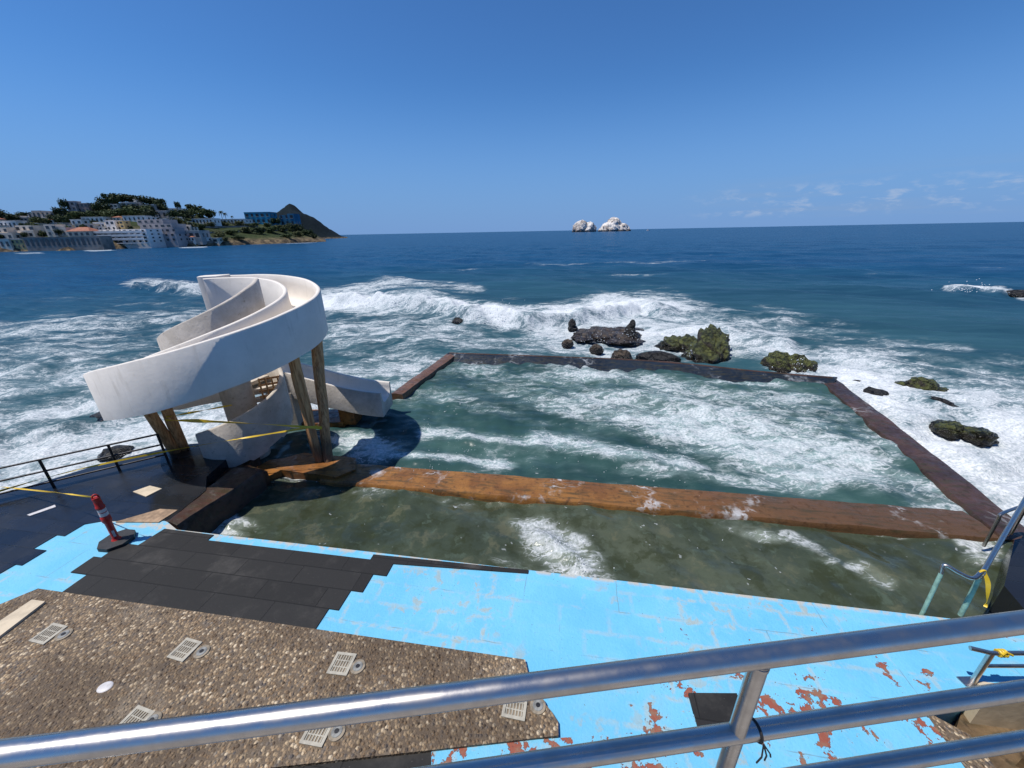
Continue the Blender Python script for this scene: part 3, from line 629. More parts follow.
# ================================================================== the water slide
SC = Vector((-6.48, 8.39, 0)); RO, RI = 2.2, 1.42
sl = thing('water_slide', 'white concrete spiral water slide on log posts at the pool side', 'water slide', (SC.x, SC.y, .5))
ZT = ([-270, -225, -180, -150, -130, -110, -90, -52, -13, 26, 60, 90, 129, 150], [2.02, 2.10, 2.42, 2.78, 3.00, 3.20, 3.36, 3.68, 3.95, 4.14, 4.30, 4.38, 4.38, 4.36])
frames, hs = [], []
RM = (RO+RI)/2
for k in range(0, 169):
    th = 127-397*k/168; a = R(th); lat = Vector((math.cos(a), math.sin(a), 0)); z = float(np.interp(th, *ZT))
    frames.append((SC+lat*RM+Vector((0, 0, z)), lat, Vector((0, 0, 1)))); hs.append(float(np.interp(th, [-270, -180, 150], [.72, .95, .95])))
zs = [f[0].z for f in frames]
zs = [sum(zs[max(0, i-5):i+6])/len(zs[max(0, i-5):i+6]) for i in range(len(zs))]
frames = [(Vector((f[0].x, f[0].y, z)), f[1], f[2]) for f, z in zip(frames, zs)]
L0 = frames[-1][0]; x_end = -3.62
for k in range(1, 33):
    t = k/32; x = SC.x+(x_end-SC.x)*t; z = 2.02-.80*(1.25*t-.25*t**3) + .10*max(0, t-.8)
    frames.append((Vector((x, SC.y+RM, z)), Vector((0, 1, 0)), Vector((0, 0, 1)))); hs.append(.72)
HW = (RO-RI)/2
def trough(i):
    h = hs[i]; w = .085; HW = (RO-RI)/2 + .07*min(1, max(0, i-168)/8); d = h-.34+.0*h
    pr = [(HW, -h), (HW, -.02), (HW-.02, 0), (HW-w+.02, 0), (HW-w, -.02)]
    iw = HW-w
    for k in range(1, 16):
        a = math.pi*k/16; c = math.cos(a)
        pr.append((iw*math.copysign(abs(c)**.55, c), -.02-(d-.02)*math.sin(a)**.75))
    pr += [(-HW+w, -.02), (-HW+w-.02, 0), (-HW+.02, 0), (-HW, -.02), (-HW, -h)]
    return pr
bm = bmesh.new(); bm_sweep(bm, frames, trough)
for v in bm.verts:
    v.co += Vector((mnoise.noise(v.co*1.3), mnoise.noise(v.co*1.3+Vector((7, 0, 0))), mnoise.noise(v.co*1.7+Vector((0, 5, 0)))))*.010
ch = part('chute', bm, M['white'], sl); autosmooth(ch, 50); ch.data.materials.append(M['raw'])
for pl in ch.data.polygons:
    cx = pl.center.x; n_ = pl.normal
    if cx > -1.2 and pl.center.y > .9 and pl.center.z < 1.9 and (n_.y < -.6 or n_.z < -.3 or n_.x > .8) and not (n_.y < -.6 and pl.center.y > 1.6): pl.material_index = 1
# start landing: thick end pier
bm = bmesh.new()
a = R(115); la = Vector((math.cos(a), math.sin(a), 0)); tg = Vector((-math.sin(a), math.cos(a), 0))
pts = []
for s, q_ in ((RO+.04, -.12), (RO+.05, .40), (RO-.10, .50), (RO-.40, .50), (RO-.46, .40), (RO-.46, .10), (RO-.10, -.12)): pts.append(SC+la*s+tg*q_)
bm_prism(bm, [(p.x, p.y) for p in pts], 3.25, 4.40); bevel(bm, .04, 3); part('start_pier', bm, M['white'], sl, True)
# spiral stair balustrade, column and steps
RB = .98
def bal(i_z):
    return None
fr = []; hts = []
for k in range(0, 145):
    th = -118+498*k/144; a = R(th); lat = Vector((math.cos(a), math.sin(a), 0))
    z = float(np.interp(th, [-118, 218, 350, 380], [1.30, 3.35, 4.30, 4.45]))
    fr.append((SC+lat*RB+Vector((0, 0, z)), lat, Vector((0, 0, 1)))); hts.append(min(1.05, z-.45) if k < 14 else 1.05)
def balp(i): 
    h = hts[i]; st = .10*((i//6) % 2)*.6
    return [(.05, -h-st), (.05, -.02), (.03, 0), (-.03, 0), (-.05, -.02), (-.05, -h-st)]
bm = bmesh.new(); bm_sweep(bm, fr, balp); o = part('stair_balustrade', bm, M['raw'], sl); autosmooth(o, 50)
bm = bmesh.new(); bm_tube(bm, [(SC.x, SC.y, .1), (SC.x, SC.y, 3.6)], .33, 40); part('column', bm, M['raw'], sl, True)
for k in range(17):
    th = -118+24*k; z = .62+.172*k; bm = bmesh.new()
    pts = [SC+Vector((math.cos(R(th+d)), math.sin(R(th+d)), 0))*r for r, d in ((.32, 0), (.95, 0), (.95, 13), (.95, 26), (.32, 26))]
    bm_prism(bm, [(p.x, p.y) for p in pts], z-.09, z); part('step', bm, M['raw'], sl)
# timber scrap grid seen in the stair well
bm = bmesh.new()
for k in range(5):
    z = 1.55+.14*k; a = R(70+k*4)
    bm_box(bm, (SC.x+.62, SC.y+.25+.03*k, z), (.5, .04, .04), .5)
for k in range(4): bm_box(bm, (SC.x+.46+.12*k, SC.y+.20+.05*k, 1.83), (.035, .035, .66), .4)
part('timber_frame', bm, M['wood'], sl)
def log(a, b, r0, r1, z_ext=0.0):
    bm = bmesh.new(); A, B = Vector(a), Vector(b); n = 14; pts = []; rr = []
    for k in range(n+1):
        t = k/n; p = A.lerp(B, t); p += Vector((mnoise.noise(p*1.1), mnoise.noise(p*1.1+Vector((4, 0, 0))), 0))*.03
        pts.append(p); rr.append(r0+(r1-r0)*t+mnoise.noise(p*2.5)*.012)
    bm_tube(bm, pts, rr, 14); return part('log_post', bm, M['wood'], sl, True)
fl1, fl2 = at(177, 452, ZD), at(184, 449, ZD)
def on_ray(x, y, Y):
    d = ray(x, y); return Vector(CAM+d*(Y/d[1]))
def leg(foot, z0, px, py, Y, r0, r1):
    a = Vector((foot[0], foot[1], z0)); b = on_ray(px, py, Y); log(a, b+(b-a).normalized()*.22, r0, r1)
fr1, fr2 = at(320, 462, .3), at(328, 462, .3)
leg(fl1, .6, 145, 405, 7.40, .105, .11); leg(fl2, .6, 164, 402, 7.62, .105, .11)
leg(fr1, .25, 293, 360, 7.86, .105, .12); leg(fr2, .25, 317, 345, 8.6, .105, .125)
bm = bmesh.new(); bm_box(bm, (-4.75, 10.2, .55), (.45, .5, .75)); bevel(bm, .02, 2); part('support_block', bm, M['orange'], sl)
bm = bmesh.new(); bm_box(bm, (-6.3, 10.05, .75), (.5, .6, 1.1)); bevel(bm, .02, 2); part('support_block', bm, M['raw'], sl)

# ================================================================== caution tape, red post, left guard rail
def ribbon(name, pts, wd, label, m=M['tape'], twist=5, cat='caution tape', n=10):
    P = smooth_path(pts, n); bm = bmesh.new(); prev = None
    for i, p in enumerate(P):
        t = (P[min(i+1, len(P)-1)]-P[max(i-1, 0)]).normalized(); a = Vector((0, 0, 1)); a = (a-t*a.dot(t)).normalized(); b = t.cross(a)
        ph = twist*i/len(P)*1.3+mnoise.noise(p*.8)*1.5; d = a*math.cos(ph)+b*math.sin(ph)*.8; ww = wd*(.75+.5*mnoise.noise(p*2.2))
        th = t.cross(d).normalized()*.0012
        cur = [bm.verts.new(p+d*ww/2+th), bm.verts.new(p-d*ww/2+th), bm.verts.new(p-d*ww/2-th), bm.verts.new(p+d*ww/2-th)]
        if prev:
            for k in range(4): bm.faces.new((prev[k], prev[(k+1) % 4], cur[(k+1) % 4], cur[k]))
        else: bm.faces.new(cur[::-1])
        prev = cur
    bm.faces.new(prev); return single(name, bm, m, label, cat, smooth=True)
b1 = at(54, 487, ZD); b2 = at(120, 471, ZD); z1 = upright(40, 460, b1); z2 = upright(110, 444, b2)
B1, B2 = Vector((b1[0], b1[1], ZD)), Vector((b2[0], b2[1], ZD)); gd = (B2-B1)
zt = (z1+z2)/2
gr = thing('guard_rail', 'thin dark iron guard rail along the seaward edge of the wet deck', 'guard rail', B1)
for nm, z in (('top_rail', zt), ('middle_rail', ZD+(zt-ZD)*.60), ('low_rail', ZD+(zt-ZD)*.20)):
    bm = bmesh.new(); bm_tube(bm, [B1-gd*1.2+Vector((0, 0, z-ZD)), B2+gd*.80+Vector((0, 0, z-ZD))], .019, 10); part(nm, bm, M['iron'], gr, True)
for s in (-1.05, 0, 1, 1.8):
    p = B1+gd*s; bm = bmesh.new(); bm_tube(bm, [p-Vector((0, 0, .1)), p+Vector((0, 0, zt-ZD))], .024, 10); part('post', bm, M['iron'], gr, True)
def on_ray(x, y, Y):
    d = ray(x, y); return Vector(CAM+d*(Y/d[1]))
ribbon('caution_tape', [on_ray(-30, 500, 5.95), on_ray(45, 478, 6.45), on_ray(112, 462, 6.9), on_ray(190, 447, 7.2), on_ray(250, 437, 7.3), on_ray(318, 426, 7.55)], .05, 'long yellow caution tape strung from the iron guard rail to the front slide posts')
ribbon('caution_tape', [on_ray(166, 420, 7.5), on_ray(200, 421, 7.3), on_ray(260, 424, 7.2), on_ray(322, 428, 7.55)], .075, 'broad yellow caution tape stretched between the two pairs of slide posts')
ribbon('caution_tape', [on_ray(166, 417, 7.55), on_ray(200, 411, 7.7), on_ray(232, 405, 7.9)], .05, 'short yellow caution tape running from the left slide posts behind the stair')
for k, (bx, by) in enumerate(((97, 497),)):
    cb = at(118, 542, ZD); zt_ = upright(97, 497, cb)
    ribbon('caution_tape', [Vector((cb[0], cb[1], zt_)), on_ray(60, 493, 5.6), on_ray(22, 489, 6.1), on_ray(-6, 486, 6.25)], .035, 'yellow caution tape tied from the red post to the iron guard rail')
CB = at(118, 542, ZD); CB = Vector((CB[0], CB[1], ZD)); tp = thing('traffic_post', 'red plastic traffic post with white bands on a black base', 'traffic post', CB)
bm = bmesh.new(); pts = [(CB.x+.235*math.cos(R(45*k+15)), CB.y+.235*math.sin(R(45*k+15))) for k in range(8)]; bm_prism(bm, pts, ZD+.002, ZD+.065); bevel(bm, .012, 2); part('base', bm, M['black'], tp)
bm = bmesh.new(); prof = [(.06, .066), (.085, .05), (.10, .042), (.40, .045), (.44, .060), (.52, .060), (.53, .052), (.68, .050), (.69, .058), (.72, .058), (.73, .05), (.84, .046), (.86, .05), (.885, .045)]
bm_tube(bm, [CB+Vector((0, 0, h)) for h, _ in prof], [r for _, r in prof], 20); part('tube', bm, M['red'], tp, True)
for h0, h1, r_ in ((.545, .605, .0535), (.62, .675, .0525)):
    bm = bmesh.new(); bm_tube(bm, [CB+Vector((0, 0, h0)), CB+Vector((0, 0, h1))], r_, 20); part('reflective_band', bm, M['reflect'], tp, True)
bm = bmesh.new(); vd = Vector((-CB.x, -CB.y, 0)).normalized(); sd = Vector((-vd.y, vd.x, 0))
bm_box(bm, CB+vd*.044+Vector((0, 0, .20)), (.03, .012, .12), math.atan2(sd.y, sd.x)); part('reflective_patch', bm, M['reflect'], tp)
bm = bmesh.new(); bm_tube(bm, [CB+sd*.035*math.cos(t)+Vector((0, 0, .88+.055*math.sin(t))) for t in [k*math.pi/8 for k in range(9)]], .013, 8); part('handle', bm, M['red'], tp, True)

# pieces lying on the decks
def plate(name, px_pts, z, th, m, label, cat):
    bm = bmesh.new(); bm_prism(bm, [tuple(at(a, b, z)[:2]) for a, b in px_pts], z-.004, z+th); bevel(bm, .004, 1); return single(name, bm, m, label, cat)
plate('floor_panel', [(133, 492), (150, 486), (162, 489), (146, 497)], ZD+.014, .012, M['cream'], 'cream panel set in the wet dark deck in front of the slide posts', 'panel')
plate('plank', [(-6, 643), (46, 603), (33, 601), (-6, 627)], ZD+.047, .03, M['cream'], 'pale plank lying along the end of the pebble paving', 'plank')
plate('puddle_glint', [(27, 515), (55, 505), (56, 507), (30, 516)], ZD+.014, .006, M['disc'], 'thin pale strip painted for the glint of a puddle on the wet deck near the red post', 'strip')  # solid pale strip stands in for the light streak of a puddle
zp = ZD+.045
def grate(px, py, label, rz=None):
    rz = -9.4+rnd.uniform(-7, 7)
    c = Vector(at(px, py, zp)); c.z = zp; t = thing('drain_grate', label, 'drain grate', c, 'square drain grates set in the pebble paving')
    T = Matrix.Translation(c) @ Matrix.Rotation(R(rz), 4, 'Z'); s = .105
    bm = bmesh.new()
    for dx, dy, sx, sy in ((0, s, 2*s+.03, .03), (0, -s, 2*s+.03, .03), (s, 0, .03, 2*s-.03), (-s, 0, .03, 2*s-.03)): bm_box(bm, (dx, dy, .006), (sx, sy, .016), mtx=T)
    for k in range(6): bm_box(bm, (-.078+.0312*k, 0, .005), (.011, 2*s-.03, .008), mtx=T)
    for k in (-1, 1): bm_box(bm, (0, .035*k, .004), (2*s-.03, .012, .008), mtx=T)
    part('grid', bm, M['grate'], t)
    bm = bmesh.new(); bm_box(bm, (0, 0, .0005), (2*s-.03, 2*s-.03, .003), mtx=T); part('pit', bm, M['hole'], t)
def lamp(px, py, label):
    c = Vector(at(px, py, zp)); c.z = zp; t = thing('floor_light', label, 'floor light', c, 'round lights set in the pebble paving')
    bm = bmesh.new(); bm_tube(bm, [c+Vector((0, 0, -.01)), c+Vector((0, 0, .012))], [.085, .080], 24); part('ring', bm, M['dusty'], t, True)
    bm = bmesh.new(); bm_tube(bm, [c+Vector((0, 0, .012)), c+Vector((0, 0, .018))], [.055, .050], 20); part('lens', bm, M['lens'], t, True)
    bm = bmesh.new(); bm_tube(bm, [c+Vector((0, 0, .018)), c+Vector((0, 0, .022))], .022, 14); part('bulb', bm, M['iron'], t, True)
grate(49, 634, 'drain grate beside the pale plank on the pebble paving'); lamp(64, 635, 'worn floor light close to the pale plank')
grate(185, 650, 'drain grate midway along the pebble paving, beyond the white plate'); lamp(202, 652, 'floor light midway along the pebble paving')
grate(342, 664, 'drain grate near the rubber matting and blue deck corner'); lamp(358, 667, 'floor light beside the grate near the blue deck corner')
grate(134, 722, 'drain grate just above the top rail, nearer than the white plate'); lamp(152, 721, 'floor light half hidden behind the top rail')
grate(318, 731, 'drain grate just under the top rail, below the sun glint'); lamp(337, 732, 'floor light under the top rail beside a grate')
grate(515, 706, 'drain grate at the curved end of the pebble paving'); lamp(538, 706, 'floor light at the curved end of the pebble paving')
c = Vector(at(105, 687, zp)); c.z = zp
bm = bmesh.new(); bmesh.ops.create_uvsphere(bm, u_segments=20, v_segments=10, radius=1); bmesh.ops.transform(bm, matrix=Matrix.Translation(c) @ Matrix.Diagonal((.075, .06, .012, 1)), verts=bm.verts)
single('cover_plate', bm, M['disc'], 'small white oval plate lying on the pebble paving', 'plate', smooth=True)

# ================================================================== hand rails at the pool steps
h1 = Vector(at(923, 614, ZD)); h2 = Vector(at(961, 614, ZD)); zt1 = 1.42
hr = thing('handrail', 'bent steel handrail with pale green legs beside the pool steps', 'handrail', (h2.x, h2.y, ZD))
bm = bmesh.new(); bm_tube(bm, [(h1.x, h1.y, .3), (h1.x+.05, h1.y+.06, zt1-.10)], .022, 12); part('leg', bm, M['green'], hr, True)
bm = bmesh.new(); bm_tube(bm, [(h2.x, h2.y, ZD-.02), (h2.x-.03, h2.y, zt1-.10)], .026, 12); part('leg', bm, M['green'], hr, True)
bm = bmesh.new(); bm_tube(bm, smooth_path([(h1.x+.05, h1.y+.06, zt1-.10), (h1.x+.07, h1.y+.08, zt1+.01), (h1.x+.16, h1.y, zt1-.02), (h1.x+.28, h1.y-.06, zt1-.05), (h2.x-.03, h2.y+.01, zt1-.02)], 8), .022, 12); part('bend', bm, M['steel'], hr, True)
far = Vector(at(1024, 501, zt1)); e = Vector((h2.x-.03, h2.y, zt1-.02)); dr = (far-e); dr.z = 0
bm = bmesh.new(); bm_tube(bm, [(h2.x-.03, h2.y, zt1-.11), e, e+dr*1.0+Vector((0, 0, .02)), e+dr*2.2+Vector((0, 0, .03))], .026, 14); part('top_rail', bm, M['steel'], hr, True)
for s in (1.35, 2.15):
    p = e+dr*s; bm = bmesh.new(); bm_tube(bm, [(p.x, p.y, .5), (p.x, p.y, zt1)], .024, 12); part('leg', bm, M['steel'], hr, True)
ribbon('caution_tape', [e+Vector((0, 0, .03)), e+Vector((.05, -.06, -.12)), e+Vector((.06, -.12, -.35)), Vector(at(985, 607, 1.0))], .04, 'yellow tape hanging from the bent handrail by the pool steps', twist=2)
bm = bmesh.new(); bm_tube(bm, [e+Vector((math.cos(t)*.035, 0, math.sin(t)*.035)) for t in [k*math.pi/6 for k in range(13)]], .012, 6)
single('tape_knot', bm, M['tape'], 'yellow tape knot wrapped round the bent handrail', 'tape', smooth=True)
g0 = at(972, 683, ZD); g0 = Vector((g0[0], g0[1], ZD)); zg = upright(988, 651, g0)
g2 = thing('guard_rail', 'short steel guard rail with two bars standing on the blue deck', 'guard rail', g0)
bm = bmesh.new(); bm_tube(bm, [g0, g0+Vector((0, 0, zg-ZD))], .026, 14); part('leg', bm, M['steel'], g2, True)
gx = Vector((1, -.02, 0)); et = Vector(at(970, 648, zg))
bm = bmesh.new(); bm_tube(bm, [et, g0+Vector((0, 0, zg-ZD)), g0+gx*2.6+Vector((0, 0, zg-ZD))], .022, 14); part('top_rail', bm, M['steel'], g2, True)
bm = bmesh.new(); bm_tube(bm, [g0+Vector((0, 0, (zg-ZD)*.58)), g0+gx*2.6+Vector((0, 0, (zg-ZD)*.58))], .018, 12); part('middle_rail', bm, M['steel'], g2, True)
bm = bmesh.new(); bm_tube(bm, [g0+gx*1.9+Vector((0, 0, -.1)), g0+gx*1.9+Vector((0, 0, zg-ZD))], .026, 14); part('leg', bm, M['steel'], g2, True)
bm = bmesh.new(); bm_box(bm, g0+Vector((-.03, .01, .006)), (.16, .10, .012)); part('foot_plate', bm, M['steel'], g2)
kp = g0+gx*.10+Vector((0, 0, zg-ZD)); bm = bmesh.new()
for q_ in (-.03, .0, .03): bm_tube(bm, [kp+gx*q_+Vector((.0, math.cos(t)*.03, math.sin(t)*.03)) for t in [k*math.pi/6 for k in range(13)]], .011, 6)
bm_tube(bm, [kp+gx*-.04+Vector((0, -.03, .02)), kp+Vector((0, -.02, .045)), kp+gx*.07+Vector((0, -.03, .01))], .012, 6)
single('tape_knot', bm, M['tape'], 'yellow tape knot on the top bar of the short guard rail', 'tape', smooth=True)
l0 = Vector(at(993, 529, .66)); l1 = Vector(at(1013, 517, .9)); l1 = Vector((l0.x+.75, l0.y+.25, 0))
bm = bmesh.new(); bm_tube(bm, smooth_path([(l0.x, l0.y, .3), (l0.x, l0.y, .84), (l0.x+.06, l0.y+.03, .95), (l1.x-.06, l1.y-.03, .95), (l1.x, l1.y, .84), (l1.x, l1.y, .3)], 5), .024, 12)
single('grab_rail', bm, M['steel'], 'small looped steel grab rail at the sea end of the pool wall', 'grab rail', smooth=True)

# ================================================================== rocks
RK = dict(green=rock_mat('mossy_rock', (.105, .118, .022), (.040, .030, .018), .95), brown=rock_mat('wet_brown_rock', (.15, .105, .055), (.085, .06, .045), .6), dark=rock_mat('wet_dark_rock', (.035, .035, .032), (.022, .02, .02), .4),
          guano=rock_mat('guano_white_rock', (.62, .56, .50), (.40, .33, .28), 1.0))
def rock_bm(lobes, seed, sub=4, rough=.28):
    bm = bmesh.new()
    for (cx, cy, cz, sx, sy, sz) in lobes:
        r = bmesh.ops.create_icosphere(bm, subdivisions=sub, radius=1.0); T = Matrix.Translation((cx, cy, cz)) @ Matrix.Diagonal((sx, sy, sz, 1))
        for v in r['verts']:
            n = v.co.copy(); s = Vector((seed*3.1, seed*1.7, seed))
            k = 1+rough*(mnoise.noise(n*1.3+s)+.6*mnoise.noise(n*2.9+s)+.38*mnoise.noise(n*6.5+s)+.2*mnoise.noise(n*13+s))
            k += .16*(abs(mnoise.noise(n*2.0+s*2)))-.04
            v.co = T @ (n*k)
    return bm
def rock(px0, px1, ytop, ybase, m, label, seed, lobes=None, z0=0.0, dep=.8, sub=4, rough=.28, group=None):
    c = at((px0+px1)/2, ybase, z0); d = math.hypot(c[0], c[1])
    t = float(np.dot(c-CAM, _f)); w = (px1-px0)*t/F; dirv = Vector((c[0], c[1], 0)).normalized(); side = Vector((dirv.y, -dirv.x, 0))
    h = upright((px0+px1)/2, ytop, c+np.array([dirv.x, dirv.y, 0])*w*dep*.35)-z0; h = max(h, .05)
    lobes = lobes or [(0, 0, 0, .5, .5, 1)]
    bm = rock_bm([(a*w, b*w*dep, cz*h, sx*w, sy*w*dep, sz*h) for a, b, cz, sx, sy, sz in lobes], seed, sub, rough)
    rz = math.atan2(side.y, side.x); org = Vector((c[0], c[1], z0))+dirv*w*dep*.4
    o = link('rock', meshof(bm, m, True, 'rock'), org); o.rotation_euler.z = rz
    return tag(o, label, 'rock', group)
rock(656, 727, 323, 359, RK['green'], 'largest mossy rock, two lobed, in the surf behind the far pool wall', 1, [(-.30, .35, -.02, .20, .3, .26), (-.10, .35, -.05, .20, .3, .36), (.22, .2, .0, .25, .42, .72), (.12, -.22, -.05, .24, .36, .46), (.34, -.05, -.05, .14, .3, .5)], dep=.9, rough=.40)
rock(765, 810, 353, 374, RK['green'], 'mossy green boulder standing against the far pool wall', 2, [(-.12, 0, 0, .38, .5, .85), (.2, .1, 0, .30, .45, .8)])
rock(897, 940, 376, 394, RK['green'], 'mossy hump rock in white surf beyond the brown side wall', 3, [(.0, .1, 0, .28, .5, .9), (.26, .1, -.1, .25, .4, .55), (-.28, -.1, -.05, .25, .4, .5)])
rock(936, 984, 422, 437, RK['green'], 'flat dark mossy rock awash, nearest the brown side wall', 4, [(-.2, 0, -.1, .28, .5, .8), (.18, .1, -.15, .34, .45, .75)])
rock(570, 640, 332, 343, RK['brown'], 'broad flat brown rock awash behind the far pool wall', 5, [(-.32, .1, -.25, .2, .4, .75), (-.08, .3, -.25, .3, .4, .8), (.2, .1, -.3, .34, .45, .85), (.3, .4, -.2, .25, .3, .8)], dep=.9, rough=.4)
rock(621, 637, 319, 338, RK['dark'], 'upright black rock with a knob on top in the surf', 6, [(0, 0, 0, .38, .4, .70), (.12, 0, .66, .20, .25, .30), (.25, 0, -.1, .35, .4, .4)], dep=.8, rough=.2, sub=3)
rock(567, 577, 318, 329, RK['dark'], 'small round black rock poking from the surf beside the flat brown rock', 7, [(0, 0, .45, .38, .45, .42), (.1, 0, 0, .5, .5, .3)], sub=3)
rock(590, 603, 344, 351, RK['brown'], 'small tawny rock between the flat brown rock and far wall', 8, sub=3)
rock(611, 632, 350, 359, RK['brown'], 'rounded tan rock touching the far pool wall', 9, sub=3)
rock(562, 573, 339, 345, RK['brown'], 'low brown rock at the slide side of the flat rock', 10, sub=3)
rock(634, 680, 352, 361, RK['dark'], 'long low dark rock lying along the far pool wall', 11, sub=3, dep=.4)
rock(451, 464, 318, 324, RK['dark'], 'small dark wet rock half covered by the breaking wave', 12, sub=3)
rock(862, 885, 388, 398, RK['dark'], 'smooth dark rock just outside the corner of the brown side wall', 13, sub=3)
rock(850, 862, 380, 388, RK['dark'], 'tiny dark rock at the sea corner of the pool', 14, sub=3)
rock(1006, 1026, 290, 296, RK['dark'], 'dark offshore rock breaking the waves at the far right', 15, sub=3)
rock(100, 155, 402, 418, RK['dark'], 'dark rock in the surf under the left end of the slide', 16, [(-.2, 0, -.1, .3, .4, .7), (.2, .1, -.1, .3, .4, .9)], sub=3)
rock(104, 132, 446, 458, RK['dark'], 'wet dark rock just outside the iron guard rail', 17, sub=3)
rock(920, 950, 398, 408, RK['dark'], 'dark submerged rock between the two mossy rocks beyond the side wall', 19, sub=3, dep=.5)
# offshore islands and boat
def island(px0, px1, ytop, D, label, seed, lobes, m):
    t = D; c = CAM+ray((px0+px1)/2, 231.5)*t; w = (px1-px0)*t/F; h = (231.5-ytop)*t/F*1.0
    bm = rock_bm([(a*w, b*w, cz*h, sx*w, sy*w, sz*h) for a, b, cz, sx, sy, sz in lobes], seed, 5, .22)
    o = link('rock_island', meshof(bm, m, True, 'island'), (c[0], c[1], 0)); return tag(o, label, 'island')
def isl_mat():
    m, nt, b = mat('bird_limed_cliff'); q = NB(nt); p = q.pos()
    n1 = q.noise(p, .035, 8, .7); n2 = q.noise(q.vmul(p, (1, 1, .5)), .09, 7, .7)
    sp = q.n('ShaderNodeSeparateXYZ'); q.set(sp, 0, p)
    c = q.mix(q.step(n1, .38, .55), c4((.25, .21, .185)), c4((.76, .71, .66)))
    c = q.mix(q.step(n2, .55, .66, 0, .85), c, c4((.10, .075, .06)))
    c = q.mix(q.step(q.math('ADD', sp.outputs[2], q.math('MULTIPLY', n2, 14)), 9, 14, .9, 0), c, c4((.06, .05, .045)))
    q.set(b, 'Base Color', c); q.set(b, 'Roughness', .9); q.set(b, 'Normal', q.bump(n2, 8)); return m
IM = isl_mat()
island(571, 596, 221, 1250, 'rounded white rock island offshore, the lower of the pair', 31, [(-.12, 0, 0, .33, .3, .92), (.2, 0, 0, .28, .3, .78), (-.02, .2, 0, .4, .3, .8)], IM)
island(598, 630, 219, 1250, 'peaked white rock island offshore, the broader of the pair', 33, [(-.04, 0, 0, .32, .3, .95), (.22, 0, 0, .28, .25, .55), (-.25, 0, 0, .22, .25, .6)], IM)
bp = CAM+ray(648, 231)*1150; bt = thing('motor_boat', 'tiny white boat on the horizon beside the rock islands', 'boat', (bp[0], bp[1], .2))
bm = bmesh.new(); hull = [(-4.5, -1.3), (-4.5, 1.3), (2, 1.4), (5.5, 0), (2, -1.4)]; bm_prism(bm, [(bp[0]+a, bp[1]+b) for a, b in hull], -.3, 1.6); part('hull', bm, M['disc'], bt)
bm = bmesh.new(); bm_box(bm, (bp[0]-1, bp[1], 2.7), (3.6, 2.0, 2.2)); bevel(bm, .2, 2); part('cabin', bm, M['disc'], bt)
bm = bmesh.new(); bm_tube(bm, [(bp[0]-.5, bp[1], 3.8), (bp[0]-.5, bp[1], 6.0)], .12, 6); part('mast', bm, M['disc'], bt)

# ================================================================== the town on its hill
COLS = [-160, -80, 0, 25, 45, 70, 90, 110, 130, 150, 175, 200, 225, 250, 280, 300, 312, 321, 326]
SHORE = [256, 254, 252, 251.4, 251, 250.6, 250, 249.3, 248.6, 247.9, 247.2, 246.4, 245.6, 244.6, 243.6, 242.8, 242.3, 241.9, 241.6]
TOP = [212, 212, 213, 214, 217, 214, 210, 210, 204, 202, 207, 214, 219, 222, 224, 227, 231, 237, 240.5]
def terr(px, t):
    ys = float(np.interp(px, COLS, SHORE)); yt = float(np.interp(px, COLS, TOP)); c = at(px, ys, 0); d = Vector((c[0], c[1], 0)); L = d.length; dn = d.normalized()
    ridge = L+95; hr_ = ridge*0 + (H + ray(px, yt)[2]*(ridge/math.hypot(*ray(px, yt)[:2])))
    f = t/.75
    if f <= 1: z = hr_*(.10*min(1, f/.05)+.90*(f**.9)) if f > 0 else -2+t
    else: z = hr_*(1-((f-1)/.8)**2)
    p = dn*(L+95*f); nz = mnoise.noise(Vector((p.x*.035, p.y*.035, 0)))*2.2*min(1, max(f, 0)*3)*(1 if f < .9 else .4)
    return Vector((p.x, p.y, z+nz if f > .02 else z))
bm = bmesh.new(); NCOL, NT = 220, 60; rows = []
for i in range(NCOL+1):
    px = -160+486*i/NCOL; rows.append([bm.verts.new(terr(px, -.03+1.33*j/NT)) for j in range(NT+1)])
for i in range(NCOL):
    for j in range(NT): bm.faces.new((rows[i][j], rows[i+1][j], rows[i+1][j+1], rows[i][j+1]))
o = single('hill', bm, hill_mat('town_hillside', ((.022, .034, .014), (.050, .066, .026)), (.13, .11, .07)), kind='structure', smooth=True, origin=(0, 0, 0)); autosmooth(o, 180)
# far headland
bm = bmesh.new(); HT = [(262, 236), (272, 226), (280, 212), (288, 207), (296, 204.5), (303, 207), (312, 214), (322, 221), (332, 229), (341, 235), (347, 236)]
D = 900; rows = []
for i in range(61):
    px = 262+85*i/60; yt = float(np.interp(px, *zip(*HT))); dd = ray(px, 235); dn = Vector((dd[0], dd[1], 0)).normalized(); row = []
    hh = max(1.0, H+ray(px, yt)[2]*(D/math.hypot(*ray(px, yt)[:2])))
    for j in range(25):
        t = j/24; f = math.sin(math.pi*min(1, t*1.02))**.8 if t < .98 else 0
        p = dn*(D-180+360*t); n_ = mnoise.fractal(Vector((p.x*.012, p.y*.012, 1)), 1.0, 2.0, 5)*16*f*min(1, hh/30)
        row.append(bm.verts.new((p.x, p.y, hh*f-2+n_)))
    rows.append(row)
for i in range(60):
    for j in range(24): bm.faces.new((rows[i][j], rows[i+1][j], rows[i+1][j+1], rows[i][j+1]))
o = single('headland', bm, hill_mat('hazy_headland_scrub', ((.003, .008, .011), (.008, .015, .019)), (.010, .013, .017), 0, 3.5), kind='structure', origin=(0, 0, 0)); autosmooth(o, 180)  # haze of the distant air is put into the scrub colours as blue

